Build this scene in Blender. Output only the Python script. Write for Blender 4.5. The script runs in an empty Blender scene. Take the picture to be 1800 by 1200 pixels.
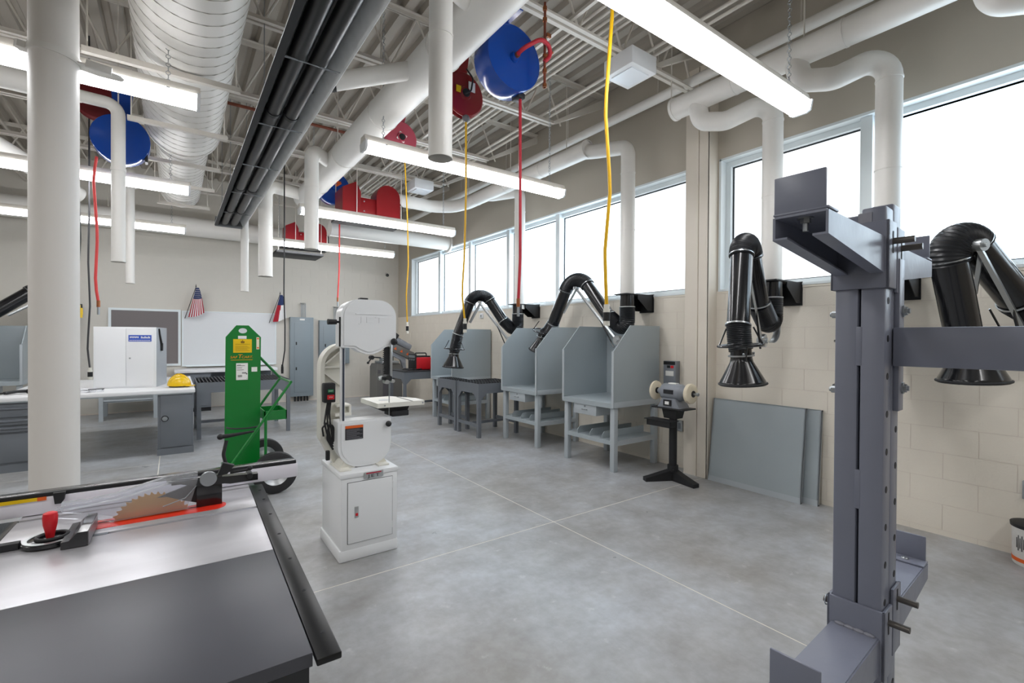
import bpy, bmesh, math, random
from mathutils import Vector as V, Matrix as MX, Euler
random.seed(7)
S = bpy.context.scene
COL = S.collection
PI = math.pi
R = math.radians

# ------------------------------------------------------------------ camera, world, light, exposure
cam_d = bpy.data.cameras.new('camera'); cam = bpy.data.objects.new('camera', cam_d); COL.objects.link(cam)
cam_d.sensor_width = 36; cam_d.lens = 36 * 826 / 1800; cam_d.clip_start = .03
yaw, pitch, roll = R(35.7), R(-.46), R(.33)
fw = V((math.sin(yaw) * math.cos(pitch), math.cos(yaw) * math.cos(pitch), math.sin(pitch)))
rt0 = V((math.cos(yaw), -math.sin(yaw), 0)); up0 = rt0.cross(fw)
rt = rt0 * math.cos(roll) + up0 * math.sin(roll); up = -rt0 * math.sin(roll) + up0 * math.cos(roll)
cam.matrix_world = MX(((rt.x, up.x, -fw.x, 0), (rt.y, up.y, -fw.y, 0), (rt.z, up.z, -fw.z, 1.55), (0, 0, 0, 1)))
S.camera = cam
vs = S.view_settings
vs.view_transform = 'Standard'; vs.look = 'None'; vs.gamma = 1; vs.use_curve_mapping = False
vs.exposure = 0.30
LAMP, PANE, SKY = 17.0, .90, 1.0
wd = bpy.data.worlds.new('sky'); S.world = wd; wd.use_nodes = True
bg = wd.node_tree.nodes['Background']; bg.inputs[0].default_value = (.80, .90, 1, 1); bg.inputs[1].default_value = SKY
# lamps of the same kind as the visible ones, behind the camera and further along the hall
for lx, ly in ((-1.05, 1.65), (2.65, -1.1), (-1.05, -1.1), (-4.6, 1.65), (-4.6, 4.36), (-4.6, 7.05), (-4.6, 9.75)):
    ld = bpy.data.lights.new('hall_lamp', 'AREA'); ld.shape = 'RECTANGLE'; ld.size = 2.4; ld.size_y = .16
    ld.energy = LAMP * 2.4 * .16 * PI; ld.color = (1, .99, .98)
    lo = bpy.data.objects.new('hall_lamp', ld); lo.location = (lx, ly, 3.28); COL.objects.link(lo)

# ------------------------------------------------------------------ materials
def lin(h):
    c = [int(h[i:i + 2], 16) / 255 for i in (0, 2, 4)]
    return tuple((x / 12.92 if x <= .04045 else ((x + .055) / 1.055) ** 2.4) for x in c) + (1,)
_m = {}
def mat(name, col='cccccc', rough=.5, metal=0., var=.06, scale=6., bump=0., bscale=60., emit=0., trans=0., coat=0., stretch=None, spec=.5, rvar=0.):
    if name in _m: return _m[name]
    m = bpy.data.materials.new(name); m.use_nodes = True; _m[name] = m
    nt = m.node_tree; N = nt.nodes; L = nt.links; b = N['Principled BSDF']
    c = lin(col)
    b.inputs['Roughness'].default_value = rough; b.inputs['Metallic'].default_value = metal
    b.inputs['Specular IOR Level'].default_value = spec
    if coat: b.inputs['Coat Weight'].default_value = coat; b.inputs['Coat Roughness'].default_value = .08
    tc = N.new('ShaderNodeTexCoord'); src = tc.outputs['Object']
    if stretch:
        mp = N.new('ShaderNodeMapping'); mp.inputs['Scale'].default_value = stretch; L.new(src, mp.inputs[0]); src = mp.outputs[0]
    nz = N.new('ShaderNodeTexNoise'); nz.inputs['Scale'].default_value = scale; nz.inputs['Detail'].default_value = 5
    L.new(src, nz.inputs['Vector'])
    mx = N.new('ShaderNodeMix'); mx.data_type = 'RGBA'
    mx.inputs['A'].default_value = tuple(max(0, x * (1 - var)) for x in c[:3]) + (1,)
    mx.inputs['B'].default_value = tuple(min(1, x * (1 + var)) for x in c[:3]) + (1,)
    L.new(nz.outputs['Fac'], mx.inputs['Factor']); L.new(mx.outputs['Result'], b.inputs['Base Color'])
    if rvar:
        mr = N.new('ShaderNodeMapRange'); mr.inputs['To Min'].default_value = max(0, rough - rvar); mr.inputs['To Max'].default_value = rough + rvar
        L.new(nz.outputs['Fac'], mr.inputs['Value']); L.new(mr.outputs[0], b.inputs['Roughness'])
    if bump:
        n2 = N.new('ShaderNodeTexNoise'); n2.inputs['Scale'].default_value = bscale; L.new(src, n2.inputs['Vector'])
        bp = N.new('ShaderNodeBump'); bp.inputs['Strength'].default_value = bump; bp.inputs['Distance'].default_value = .01
        L.new(n2.outputs['Fac'], bp.inputs['Height']); L.new(bp.outputs[0], b.inputs['Normal'])
    if emit:
        b.inputs['Emission Color'].default_value = c; b.inputs['Emission Strength'].default_value = emit
    if trans: b.inputs['Transmission Weight'].default_value = trans
    return m

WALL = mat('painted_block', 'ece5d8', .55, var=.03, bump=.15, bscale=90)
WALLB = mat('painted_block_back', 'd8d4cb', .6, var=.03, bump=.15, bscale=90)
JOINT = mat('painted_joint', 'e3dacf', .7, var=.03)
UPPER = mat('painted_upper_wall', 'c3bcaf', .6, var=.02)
DECK = mat('painted_deck', 'aaa398', .6, var=.04)
STEEL = mat('painted_joist', 'dad5cc', .5, var=.03)
DUCT = mat('painted_duct', 'e9e7e2', .42, var=.03, scale=3, bump=.04, bscale=14)
SEAM = mat('duct_seam', 'b9b4ac', .5)
FRAME = mat('window_aluminium', 'e9f1f4', .4, var=.02)
GASK = mat('black_gasket', '1c2228', .6)
GREYB = mat('booth_grey_paint', 'a6b0b5', .34, var=.035, scale=4, rvar=.06)
GREYL = mat('light_grey_paint', 'b4bcc1', .42, var=.03)
GREYD = mat('dark_grey_paint', '70757c', .45, var=.05)
SLATE = mat('rack_grey_paint', '7b7f8e', .34, var=.06, scale=9, bump=.12, bscale=22, rvar=.08)
SCUFF = mat('scuffed_rack_paint', '8c8d97', .4, var=.3, scale=30)
GRID = mat('black_grate', '2b2d30', .5, var=.15)
BLK = mat('black_gloss', '121317', .22, var=.1, coat=.4)
BLKM = mat('black_matte', '1b1c1f', .55, var=.12)
FLEX = mat('black_flex_hose', '1e2024', .36, var=.15)
ALU = mat('bright_metal', 'c3c7c9', .3, metal=.85, var=.08)
ZINC = mat('zinc_hardware', 'a5aaae', .35, metal=.8, var=.12)
PIN = mat('bare_steel_pin', '6b6763', .4, metal=.7, var=.2)
WHITE = mat('white_enamel', 'eff1f3', .28, var=.015, coat=.2)
CREAM = mat('cream_cast_iron', 'e9e7dd', .4, var=.03)
WLAM = mat('white_laminate', 'eff0f2', .32, var=.015)
GREEN = mat('green_enamel', '0a7a2e', .3, var=.06, coat=.15)
YEL = mat('yellow_print', 'efc60c', .45)
YCORD = mat('yellow_cord', 'eeb90a', .5)
RED = mat('red_enamel', '850d16', .34, var=.1, coat=.2)
REDB = mat('bright_red', 'd81f2a', .4, var=.05)
RHOSE = mat('red_hose', 'c4293a', .5, var=.05)
RHOSE2 = mat('orange_red_hose', 'e84a48', .5, var=.05)
BLUE = mat('blue_enamel', '0846a6', .2, var=.06, coat=.3)
COPPER = mat('brown_pipe', '8a4a36', .45, var=.25, scale=12)
COPPB = mat('copper_fitting', 'a5653f', .3, metal=.6, var=.2)
GALV = mat('galvanised_sheet', 'dfe2e4', .36, metal=.05, var=.15, scale=10)
RUBBER = mat('tyre_rubber', '2b2b2d', .7, var=.15, bump=.2)
HUB = mat('silver_hub', 'c7c9cc', .3, metal=.6)
CABLE = mat('black_cable', '17171a', .5)
IRON = mat('ground_cast_iron', 'cfced2', .34, metal=.55, var=.10, scale=3, stretch=(1, 7, 7), bump=.03, rvar=.07)
WING = mat('dark_extension', '4c4d54', .38, var=.1, scale=3, rvar=.05)
GOLD = mat('gold_saw_blade', 'cf9a48', .32, metal=.45, var=.25, scale=5)
RAILB = mat('rail_black', '0d0e10', .32, var=.15)
CLEAR = mat('clear_guard', 'f4f6f8', .06, var=0)
def clear_material():
    nt = CLEAR.node_tree; N = nt.nodes; L = nt.links; b = N['Principled BSDF']; out = N['Material Output']
    tr = N.new('ShaderNodeBsdfTransparent'); tr.inputs[0].default_value = (.97, .98, 1, 1)
    fr = N.new('ShaderNodeFresnel'); fr.inputs[0].default_value = 1.5
    ad = N.new('ShaderNodeMath'); ad.inputs[1].default_value = .10; L.new(fr.outputs[0], ad.inputs[0])
    mx = N.new('ShaderNodeMixShader'); L.new(ad.outputs[0], mx.inputs[0]); L.new(tr.outputs[0], mx.inputs[1]); L.new(b.outputs[0], mx.inputs[2]); L.new(mx.outputs[0], out.inputs[0])
clear_material()
ORANGE = mat('orange_print', 'e5641e', .5)
INK = mat('dark_print', '1a1b20', .6)
PAPER = mat('paper_white', 'f1f1ee', .7, var=.02)
TACK = mat('grey_tack_fabric', '7f7979', .9, var=.08, scale=180, bump=.2, bscale=300)
BOARD = mat('whiteboard', 'e6e9ec', .22, var=.01)
FELT = mat('cotton_wheel', 'e7dcc4', .85, var=.08, bump=.3, bscale=80)
MACH = mat('machine_grey', '8b9098', .38, var=.08)
BROWNG = mat('machine_dark_grey', '6d6c69', .45, var=.1)
PANELG = mat('panel_grey_blue', '8b979e', .42, var=.02)
NAVY = mat('navy_cloth', '2b3a66', .8)
CREDC = mat('red_cloth', 'b72536', .8)
CWHT = mat('white_cloth', 'eceaea', .8)
LENS = mat('lamp_lens', 'fdfdff', .3, var=0, emit=LAMP)
EMLENS = mat('frosted_lamp_cover', 'e8edf2', .3, var=.02)
PANEM = mat('frosted_glass_daylight', 'f0f6ff', .25, var=.0, emit=1)

def pane_material():
    m = PANEM; nt = m.node_tree; N = nt.nodes; L = nt.links; b = N['Principled BSDF']
    b.inputs['Base Color'].default_value = (.8, .86, .9, 1)
    for l in list(b.inputs['Base Color'].links): L.remove(l)
    tc = N.new('ShaderNodeTexCoord'); nz = N.new('ShaderNodeTexNoise'); nz.inputs['Scale'].default_value = .8; nz.inputs['Detail'].default_value = 2
    L.new(tc.outputs['Object'], nz.inputs['Vector'])
    rp = N.new('ShaderNodeValToRGB'); rp.color_ramp.elements[0].position = .3; rp.color_ramp.elements[1].position = .6
    rp.color_ramp.elements[0].color = (.74, .86, .98, 1); rp.color_ramp.elements[1].color = (.97, .99, 1, 1)
    L.new(nz.outputs['Fac'], rp.inputs[0]); L.new(rp.outputs[0], b.inputs['Emission Color'])
    b.inputs['Emission Strength'].default_value = PANE
pane_material()

def concrete_material():
    m = bpy.data.materials.new('polished_concrete'); m.use_nodes = True
    nt = m.node_tree; N = nt.nodes; L = nt.links; b = N['Principled BSDF']
    g = N.new('ShaderNodeNewGeometry')
    def noise(s, d, st=None):
        v = g.outputs['Position']
        if st:
            mp = N.new('ShaderNodeMapping'); mp.inputs['Scale'].default_value = st; L.new(v, mp.inputs[0]); v = mp.outputs[0]
        n = N.new('ShaderNodeTexNoise'); n.inputs['Scale'].default_value = s; n.inputs['Detail'].default_value = d; n.inputs['Roughness'].default_value = .6
        L.new(v, n.inputs['Vector']); return n.outputs['Fac']
    def ramp(src, p0, c0, p1, c1):
        r = N.new('ShaderNodeValToRGB'); e = r.color_ramp.elements
        e[0].position = p0; e[0].color = c0; e[1].position = p1; e[1].color = c1; L.new(src, r.inputs[0]); return r.outputs[0]
    def mixn(a, bb, mode, f):
        m_ = N.new('ShaderNodeMix'); m_.data_type = 'RGBA'; m_.blend_type = mode
        if isinstance(f, float): m_.inputs['Factor'].default_value = f
        else: L.new(f, m_.inputs['Factor'])
        L.new(a, m_.inputs['A'])
        if isinstance(bb, tuple): m_.inputs['B'].default_value = bb
        else: L.new(bb, m_.inputs['B'])
        return m_.outputs['Result']
    base = ramp(noise(.9, 6), .34, lin('9e9c98'), .66, lin('bcc0c5'))
    base = mixn(base, ramp(noise(3.2, 12, (1, 1.5, 1)), .36, (.80, .79, .78, 1), .64, (1.05, 1.06, 1.07, 1)), 'MULTIPLY', .8)
    base = mixn(base, ramp(noise(14, 14, (1.3, 1, 1)), .40, (.90, .895, .885, 1), .62, (1.03, 1.03, 1.04, 1)), 'MULTIPLY', .8)
    m2o = mixn(base, lin('d6d7d6'), 'MIX', ramp(noise(8, 15), .63, (0, 0, 0, 1), .80, (.8, .8, .8, 1)))
    class m2: outputs = {'Result': m2o}
    L.new(m2.outputs['Result'], b.inputs['Base Color'])
    mr = N.new('ShaderNodeMapRange'); mr.inputs['To Min'].default_value = .2; mr.inputs['To Max'].default_value = .45
    L.new(noise(2.5, 6), mr.inputs['Value']); L.new(mr.outputs[0], b.inputs['Roughness'])
    return m
CONC = concrete_material()
SEALANT = mat('joint_sealant', 'e6e2d6', .7)

# ------------------------------------------------------------------ mesh helpers
def fillet(pts, r, n=8, lim=.49):
    """polyline with rounded corners"""
    P = [V(p) for p in pts]; out = [P[0]]
    for i in range(1, len(P) - 1):
        a, b, c = P[i - 1], P[i], P[i + 1]
        u = (a - b); w = (c - b); lu, lw = u.length, w.length; u.normalize(); w.normalize()
        ang = u.angle(w)
        if abs(ang - PI) < .03: out.append(b); continue
        rr = r[i - 1] if isinstance(r, (list, tuple)) else r
        t = min(rr / math.tan(ang / 2), lu * lim, lw * lim); q = t * math.tan(ang / 2)
        ce = b + (u + w).normalized() * (q / math.sin(ang / 2))
        s0 = b + u * t - ce; s1 = b + w * t - ce
        for k in range(n + 1):
            th = PI - ang; f_ = k / n; out.append(ce + (s0 * math.sin((1 - f_) * th) + s1 * math.sin(f_ * th)) / math.sin(th))
    out.append(P[-1]); return out
def resample(pts, step):
    P = [V(p) for p in pts]; L = [0]
    for a, b in zip(P, P[1:]): L.append(L[-1] + (b - a).length)
    n = max(2, int(L[-1] / step)); out = []; j = 0
    for k in range(n + 1):
        d = L[-1] * k / n
        while j < len(P) - 2 and L[j + 1] < d: j += 1
        f = (d - L[j]) / max(1e-9, L[j + 1] - L[j]); out.append(P[j].lerp(P[j + 1], min(1, max(0, f))))
    return out
def rotz(a): return MX.Rotation(a, 4, 'Z')

SPLIT = {'hanger_rod', 'joint_band', 'end_band', 'weld_bridge', 'peg_hole', 'hose_clamp', 'bolt', 'rail_screw', 'screw', 'tube_coupling', 'coupling_band', 'orange_mark', 'weld_bead', 'hinge', 'wire_bracket', 'control_knob', 'floor_conduit', 'sticker_mark', 'guide_bearing', 'collar_slot', 'frame_rib'}
PRINT = {'label_print', 'placard_print', 'print', 'white_print', 'slot', 'star'}
class MB:
    def __init__(s): s.bm = bmesh.new(); s.mi = 0; s.M = None
    def _fin(s, verts, faces):
        if s.M is not None:
            for v in verts: v.co = s.M @ v.co
        for f in faces: f.material_index = s.mi
    def box(s, x0, x1, y0, y1, z0, z1, bev=0, M=None):
        x0, x1 = sorted((x0, x1)); y0, y1 = sorted((y0, y1)); z0, z1 = sorted((z0, z1))
        vs = [s.bm.verts.new(p) for p in ((x0, y0, z0), (x1, y0, z0), (x1, y1, z0), (x0, y1, z0), (x0, y0, z1), (x1, y0, z1), (x1, y1, z1), (x0, y1, z1))]
        fs = [s.bm.faces.new([vs[i] for i in q]) for q in ((3, 2, 1, 0), (4, 5, 6, 7), (0, 1, 5, 4), (1, 2, 6, 5), (2, 3, 7, 6), (3, 0, 4, 7))]
        if bev:
            es = list({e for f in fs for e in f.edges})
            r = bmesh.ops.bevel(s.bm, geom=es, offset=bev, segments=2, profile=.5, affect='EDGES')
            vs = list({v for f in r['faces'] for v in f.verts} | {v for f in fs if f.is_valid for v in f.verts})
            fs = list({f for v in vs for f in v.link_faces})
        if M is not None:
            for v in vs: v.co = M @ v.co
        s._fin(vs, fs); return s
    def cbox(s, c, d, bev=0, M=None):
        return s.box(c[0] - d[0] / 2, c[0] + d[0] / 2, c[1] - d[1] / 2, c[1] + d[1] / 2, c[2] - d[2] / 2, c[2] + d[2] / 2, bev, M)
    def sweep(s, pts, rad, seg=12, caps=True, flat=1., up=None):
        P = [V(p) for p in pts]; n = len(P)
        rr = rad if isinstance(rad, (list, tuple)) else [rad] * n
        T = [((P[min(i + 1, n - 1)] - P[max(i - 1, 0)]).normalized()) for i in range(n)]
        a = V(up) if up else (V((0, 0, 1)) if abs(T[0].z) < .9 else V((1, 0, 0)))
        nrm = (a - T[0] * a.dot(T[0])).normalized(); rings = []; vs = []
        for i in range(n):
            nrm = (nrm - T[i] * nrm.dot(T[i])).normalized(); bn = T[i].cross(nrm)
            ring = [s.bm.verts.new(P[i] + (nrm * math.cos(2 * PI * k / seg) + bn * math.sin(2 * PI * k / seg) * flat) * rr[i]) for k in range(seg)]
            rings.append(ring); vs += ring
        fs = []
        for A, B in zip(rings, rings[1:]):
            for k in range(seg): fs.append(s.bm.faces.new((A[k], A[(k + 1) % seg], B[(k + 1) % seg], B[k])))
        if caps: fs.append(s.bm.faces.new(rings[0][::-1])); fs.append(s.bm.faces.new(rings[-1]))
        s._fin(vs, fs); return s
    def cyl(s, a, b, r, seg=16, r2=None, caps=True):
        return s.sweep([a, b], [r, r if r2 is None else r2], seg, caps)
    def lathe(s, prof, c=(0, 0, 0), axis='Z', seg=24, M=None, loop=False):
        """prof: (radius, height) pairs"""
        c = V(c); rings = []; vs = []
        for r, h in prof:
            ring = []
            for k in range(seg):
                x, y = r * math.cos(2 * PI * k / seg), r * math.sin(2 * PI * k / seg)
                p = {'Z': V((x, y, h)), 'Y': V((x, h, -y)), 'X': V((h, x, y))}[axis]
                if M is not None: p = M @ p
                ring.append(s.bm.verts.new(p + c))
            rings.append(ring); vs += ring
        fs = []
        for A, B in zip(rings, rings[1:]):
            for k in range(seg): fs.append(s.bm.faces.new((A[k], A[(k + 1) % seg], B[(k + 1) % seg], B[k])))
        if loop:
            A, B = rings[-1], rings[0]
            for k in range(seg): fs.append(s.bm.faces.new((A[k], A[(k + 1) % seg], B[(k + 1) % seg], B[k])))
        elif prof[0][0] > 1e-4: fs.append(s.bm.faces.new(rings[0][::-1]))
        if not loop and prof[-1][0] > 1e-4: fs.append(s.bm.faces.new(rings[-1]))
        s._fin(vs, fs); return s
    def prism(s, poly, a, b, plane='XZ', M=None):
        """polygon in a plane, extruded from a to b along the missing axis"""
        f3 = {'XZ': lambda p, t: V((p[0], t, p[1])), 'YZ': lambda p, t: V((t, p[0], p[1])), 'XY': lambda p, t: V((p[0], p[1], t))}[plane]
        A = [s.bm.verts.new(f3(p, a)) for p in poly]; B = [s.bm.verts.new(f3(p, b)) for p in poly]; n = len(poly)
        fs = [s.bm.faces.new(A[::-1]), s.bm.faces.new(B)]
        for k in range(n): fs.append(s.bm.faces.new((A[k], A[(k + 1) % n], B[(k + 1) % n], B[k])))
        if M is not None:
            for v in A + B: v.co = M @ v.co
        bmesh.ops.recalc_face_normals(s.bm, faces=fs)
        s._fin(A + B, fs); return s
    def torus(s, c, r, t, axis='Z', seg=24, ts=8, a0=0., a1=2 * PI):
        full = abs(a1 - a0 - 2 * PI) < 1e-3; n = seg + (0 if full else 1); rings = []; vs = []
        for i in range(n):
            a = a0 + (a1 - a0) * i / seg; ring = []
            for k in range(ts):
                q = 2 * PI * k / ts; rr = r + t * math.cos(q); h = t * math.sin(q)
                x, y = rr * math.cos(a), rr * math.sin(a)
                p = {'Z': V((x, y, h)), 'Y': V((x, h, y)), 'X': V((h, x, y))}[axis]
                ring.append(s.bm.verts.new(p + V(c)))
            rings.append(ring); vs += ring
        fs = []
        pairs = list(zip(rings, rings[1:] + ([rings[0]] if full else [])))
        for A, B in pairs[:n if full else n - 1]:
            for k in range(ts): fs.append(s.bm.faces.new((A[k], A[(k + 1) % ts], B[(k + 1) % ts], B[k])))
        bmesh.ops.recalc_face_normals(s.bm, faces=fs)
        s._fin(vs, fs); return s
    def ball(s, c, r, sx=1, sy=1, sz=1, seg=16, n=10, z0=-1.):
        pr = []
        lo = math.asin(z0)
        for i in range(n + 1):
            a = lo + (PI / 2 - lo) * i / n; pr.append((max(1e-5, r * math.cos(a)), r * math.sin(a)))
        return s.lathe(pr, c, 'Z', seg, MX.Diagonal((sx, sy, sz, 1)))
    def quads(s, grid, mids=None):
        """grid of points [i][j]; mids(i,j)->material index"""
        vv = [[s.bm.verts.new(p) for p in row] for row in grid]; fs = []
        for i in range(len(vv) - 1):
            for j in range(len(vv[0]) - 1):
                f = s.bm.faces.new((vv[i][j], vv[i][j + 1], vv[i + 1][j + 1], vv[i + 1][j])); fs.append(f)
                f.material_index = mids(i, j) if mids else s.mi
        if s.M is not None:
            for row in vv:
                for v in row: v.co = s.M @ v.co
        return s
    def mesh(s, name, m, smooth=40):
        me = bpy.data.meshes.new(name); s.bm.to_mesh(me); s.bm.free()
        for q in (m if isinstance(m, (list, tuple)) else [m]): me.materials.append(q)
        if smooth:
            me.polygons.foreach_set('use_smooth', [True] * len(me.polygons))
            me.set_sharp_from_angle(angle=R(smooth))
        return me
    def build(s, name, m, parent=None, w=False, smooth=40, **props):
        """w: points were given in world coordinates (only for unrotated parents)"""
        if parent is None:
            lo = V((min(v.co.x for v in s.bm.verts), min(v.co.y for v in s.bm.verts), min(v.co.z for v in s.bm.verts)))
            hi = V((max(v.co.x for v in s.bm.verts), max(v.co.y for v in s.bm.verts), 0))
            o_ = V(((lo.x + hi.x) / 2, (lo.y + hi.y) / 2, lo.z))
            for v in s.bm.verts: v.co -= o_
        elif w:
            o_ = parent.location.copy(); p = parent.parent
            while p: o_ += p.location; p = p.parent
            for v in s.bm.verts: v.co -= o_
        if parent is not None and name in SPLIT:
            left = set(s.bm.verts); isl = []
            while left:
                st_ = [left.pop()]; cur = set(st_)
                while st_:
                    for e_ in st_.pop().link_edges:
                        for q in e_.verts:
                            if q in left: left.discard(q); cur.add(q); st_.append(q)
                isl.append(cur)
            if len(isl) > 1:
                s.bm.verts.index_update(); ids = [{v.index for v in c} for c in isl]; ids.sort(key=min)
                for c in ids[1:]:
                    q = MB(); q.bm.free(); q.bm = s.bm.copy()
                    bmesh.ops.delete(q.bm, geom=[v for v in q.bm.verts if v.index not in c], context='VERTS')
                    o2 = bpy.data.objects.new(name, q.mesh(name, m, smooth)); COL.objects.link(o2); o2.parent = parent
                c = ids[0]
                bmesh.ops.delete(s.bm, geom=[v for v in s.bm.verts if v.index not in c], context='VERTS')
        ob = bpy.data.objects.new(name, s.mesh(name, m, smooth)); COL.objects.link(ob)
        if name in PRINT: ob['kind'] = 'stuff'
        if parent is None: ob.location = o_
        else: ob.parent = parent
        for k, v in props.items(): ob[k] = v
        return ob

def thing(name, label, cat, loc=(0, 0, 0), rz=0., group=None, kind=None):
    o = bpy.data.objects.new(name, None); COL.objects.link(o); o.empty_display_size = .1
    o.location = loc; o.rotation_euler = (0, 0, rz)
    if label: o['label'] = label
    if cat: o['category'] = cat
    if group: o['group'] = group
    if kind: o['kind'] = kind
    return o
def tag(o, label, cat, group=None):
    o['label'] = label; o['category'] = cat
    if group: o['group'] = group
    return o
def dup(t, loc, label, rz=None):
    r = t.copy(); COL.objects.link(r); r.location = loc
    if label: r['label'] = label
    if rz is not None: r.rotation_euler = (0, 0, rz)
    for ch in list(t.children):
        c = ch.copy(); COL.objects.link(c); c.parent = r
        for g in list(ch.children):
            d = g.copy(); COL.objects.link(d); d.parent = c
    return r
def lettering(body, size, m, parent, M, ext=.001, sx=1., shear=0., space=1., name='lettering'):
    cu = bpy.data.curves.new('lettering', 'FONT'); cu.body = body; cu.size = size; cu.extrude = ext
    cu.align_x = 'CENTER'; cu.align_y = 'CENTER'; cu.shear = shear; cu.space_character = space; cu.resolution_u = 3
    tmp = bpy.data.objects.new('tmp_text', cu); COL.objects.link(tmp)
    bpy.context.view_layer.update()
    me = bpy.data.meshes.new_from_object(tmp.evaluated_get(bpy.context.evaluated_depsgraph_get()))
    bpy.data.objects.remove(tmp); bpy.data.curves.remove(cu)
    me.transform(M @ MX.Diagonal((sx, 1, 1, 1))); me.materials.clear(); me.materials.append(m); me.name = name
    o = bpy.data.objects.new(name, me); COL.objects.link(o); o.parent = parent
    return o
# text plane bases: facing -Y (readable from the camera side), facing -X
def face_my(x, y, z): return MX.Translation((x, y, z)) @ MX(((1, 0, 0, 0), (0, 0, -1, 0), (0, 1, 0, 0), (0, 0, 0, 1)))
def face_mx(x, y, z): return MX.Translation((x, y, z)) @ MX(((0, 0, -1, 0), (-1, 0, 0, 0), (0, 1, 0, 0), (0, 0, 0, 1)))
def rrect(x0, x1, y0, y1, r, n=5):
    """rounded rectangle polygon; r = (bl, br, tr, tl)"""
    if not isinstance(r, (list, tuple)): r = (r,) * 4
    out = []
    for (cx, cy, a, q) in ((x0 + r[0], y0 + r[0], PI, r[0]), (x1 - r[1], y0 + r[1], 1.5 * PI, r[1]), (x1 - r[2], y1 - r[2], 0, r[2]), (x0 + r[3], y1 - r[3], .5 * PI, r[3])):
        for k in range(n + 1):
            out.append((cx + q * math.cos(a + PI / 2 * k / n), cy + q * math.sin(a + PI / 2 * k / n)))
    return out

# ================================================================== THE ROOM
XR, YB, XL, YF, ZC = 4.95, 12.2, -7.0, -3.0, 4.95
st = dict(kind='structure')
f = MB().box(XL, XR + .3, YF, YB + .3, -.12, -.0008).build('floor', SEALANT, **st)
gx = [XL, -2.9, -.15, 2.6, XR + .02]; gy = [YF, .25, 3.0, 7.1, YB]
for i in range(4):
    for j in range(4):
        g = .0042
        MB().box(gx[i] + g, gx[i + 1] - g, gy[j] + g, gy[j + 1] - g, -.0008, 0).build('floor_slab', CONC, f, w=True, smooth=0)

# right wall: masonry below the windows, plaster above, openings for two window bands
WZ0, WZ1 = 2.08, 3.55
W1, W2 = (3.22, 11.33), (-2.4, 2.93)
b = MB()
b.box(XR + .0022, XR + .3, YF, YB + .3, -.1, WZ0)
wr = b.build('wall_right', JOINT, **st)
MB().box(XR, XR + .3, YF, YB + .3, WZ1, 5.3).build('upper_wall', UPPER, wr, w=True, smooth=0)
b = MB()
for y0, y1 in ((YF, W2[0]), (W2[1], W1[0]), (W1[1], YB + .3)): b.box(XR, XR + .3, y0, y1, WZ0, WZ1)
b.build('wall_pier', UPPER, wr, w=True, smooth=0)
MB().box(XR - .006, XR + .3, YF, YB, WZ0 - .025, WZ0 + .002).build('sill_course', WALL, wr, w=True)
def blocks(wall, m, horizontal, lo, hi, z0, z1, place, dist):
    """running-bond masonry: the nearest 300 as parts, the rest joined"""
    full = half = None; L, H, g = .4064, .2032, .0022
    cells = []
    nrow = int(math.ceil((z1 - z0) / H))
    for r in range(nrow):
        za = z0 + r * H; zb = min(za + H, z1)
        x = lo - (L / 2 if r % 2 else 0)
        while x < hi:
            a, c = max(x, lo), min(x + L, hi)
            if c - a > .03: cells.append((a, c, za, zb))
            x += L
    cells.sort(key=lambda q: dist((q[0] + q[1]) / 2, (q[2] + q[3]) / 2))
    cache = {}; rest = MB()
    for i, (a, c, za, zb) in enumerate(cells):
        w_, h_ = round(c - a, 3), round(zb - za, 3)
        if i >= 300:
            p = place((a + c) / 2, za); M = MX.Translation(p)
            d = (.05, w_ - 2 * g, h_ - 2 * g) if horizontal == 'y' else (w_ - 2 * g, .05, h_ - 2 * g)
            rest.cbox((0, 0, h_ / 2), d, M=M); continue
        k = (w_, h_)
        if k not in cache:
            q = MB(); d = (.05, w_ - 2 * g, h_ - 2 * g) if horizontal == 'y' else (w_ - 2 * g, .05, h_ - 2 * g)
            q.cbox((0, 0, h_ / 2), d); cache[k] = q.mesh('block', m, 0)
        o = bpy.data.objects.new('block', cache[k]); COL.objects.link(o); o.parent = wall
        o.location = V(place((a + c) / 2, za)) - wall.location
    if len(cells) > 300:
        o = rest.build('blockwork', m, wall, w=True, smooth=0); o['kind'] = 'stuff'
blocks(wr, WALL, 'y', -.4, YB, -.16, WZ0 - .025, lambda y, z: (XR + .025 - random.uniform(0, .0008), y, z), lambda y, z: abs(y - 1))

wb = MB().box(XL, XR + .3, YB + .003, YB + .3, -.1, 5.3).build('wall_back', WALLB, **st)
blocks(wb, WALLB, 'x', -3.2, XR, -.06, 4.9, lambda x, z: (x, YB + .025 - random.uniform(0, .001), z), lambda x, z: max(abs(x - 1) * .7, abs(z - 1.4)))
MB().box(XL - .3, XL, YF, YB + .3, -.1, 5.3).build('wall_left', UPPER, **st)
MB().box(XL - .3, XR + .3, YF - .3, YF, -.1, 5.3).build('wall_front', UPPER, **st)
MB().box(-3.2, XR, YB - .012, YB, 0, .02).build('baseboard_back', JOINT, **st)

# pilaster (boxed steel column) on the right wall: two sheets with a joint
b = MB(); b.box(4.80, XR + .02, 2.965, 3.235, 0, 4.6)
b.box(4.785, 4.80, 2.955, 3.075, 0, 4.6).box(4.785, 4.80, 3.085, 3.245, 0, 4.6)
b.box(4.785, XR, 2.95, 2.965, 0, 4.6)
b.build('trim_1', mat('pilaster_paint', 'e2dacd', .45, var=.02), **st)

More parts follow.
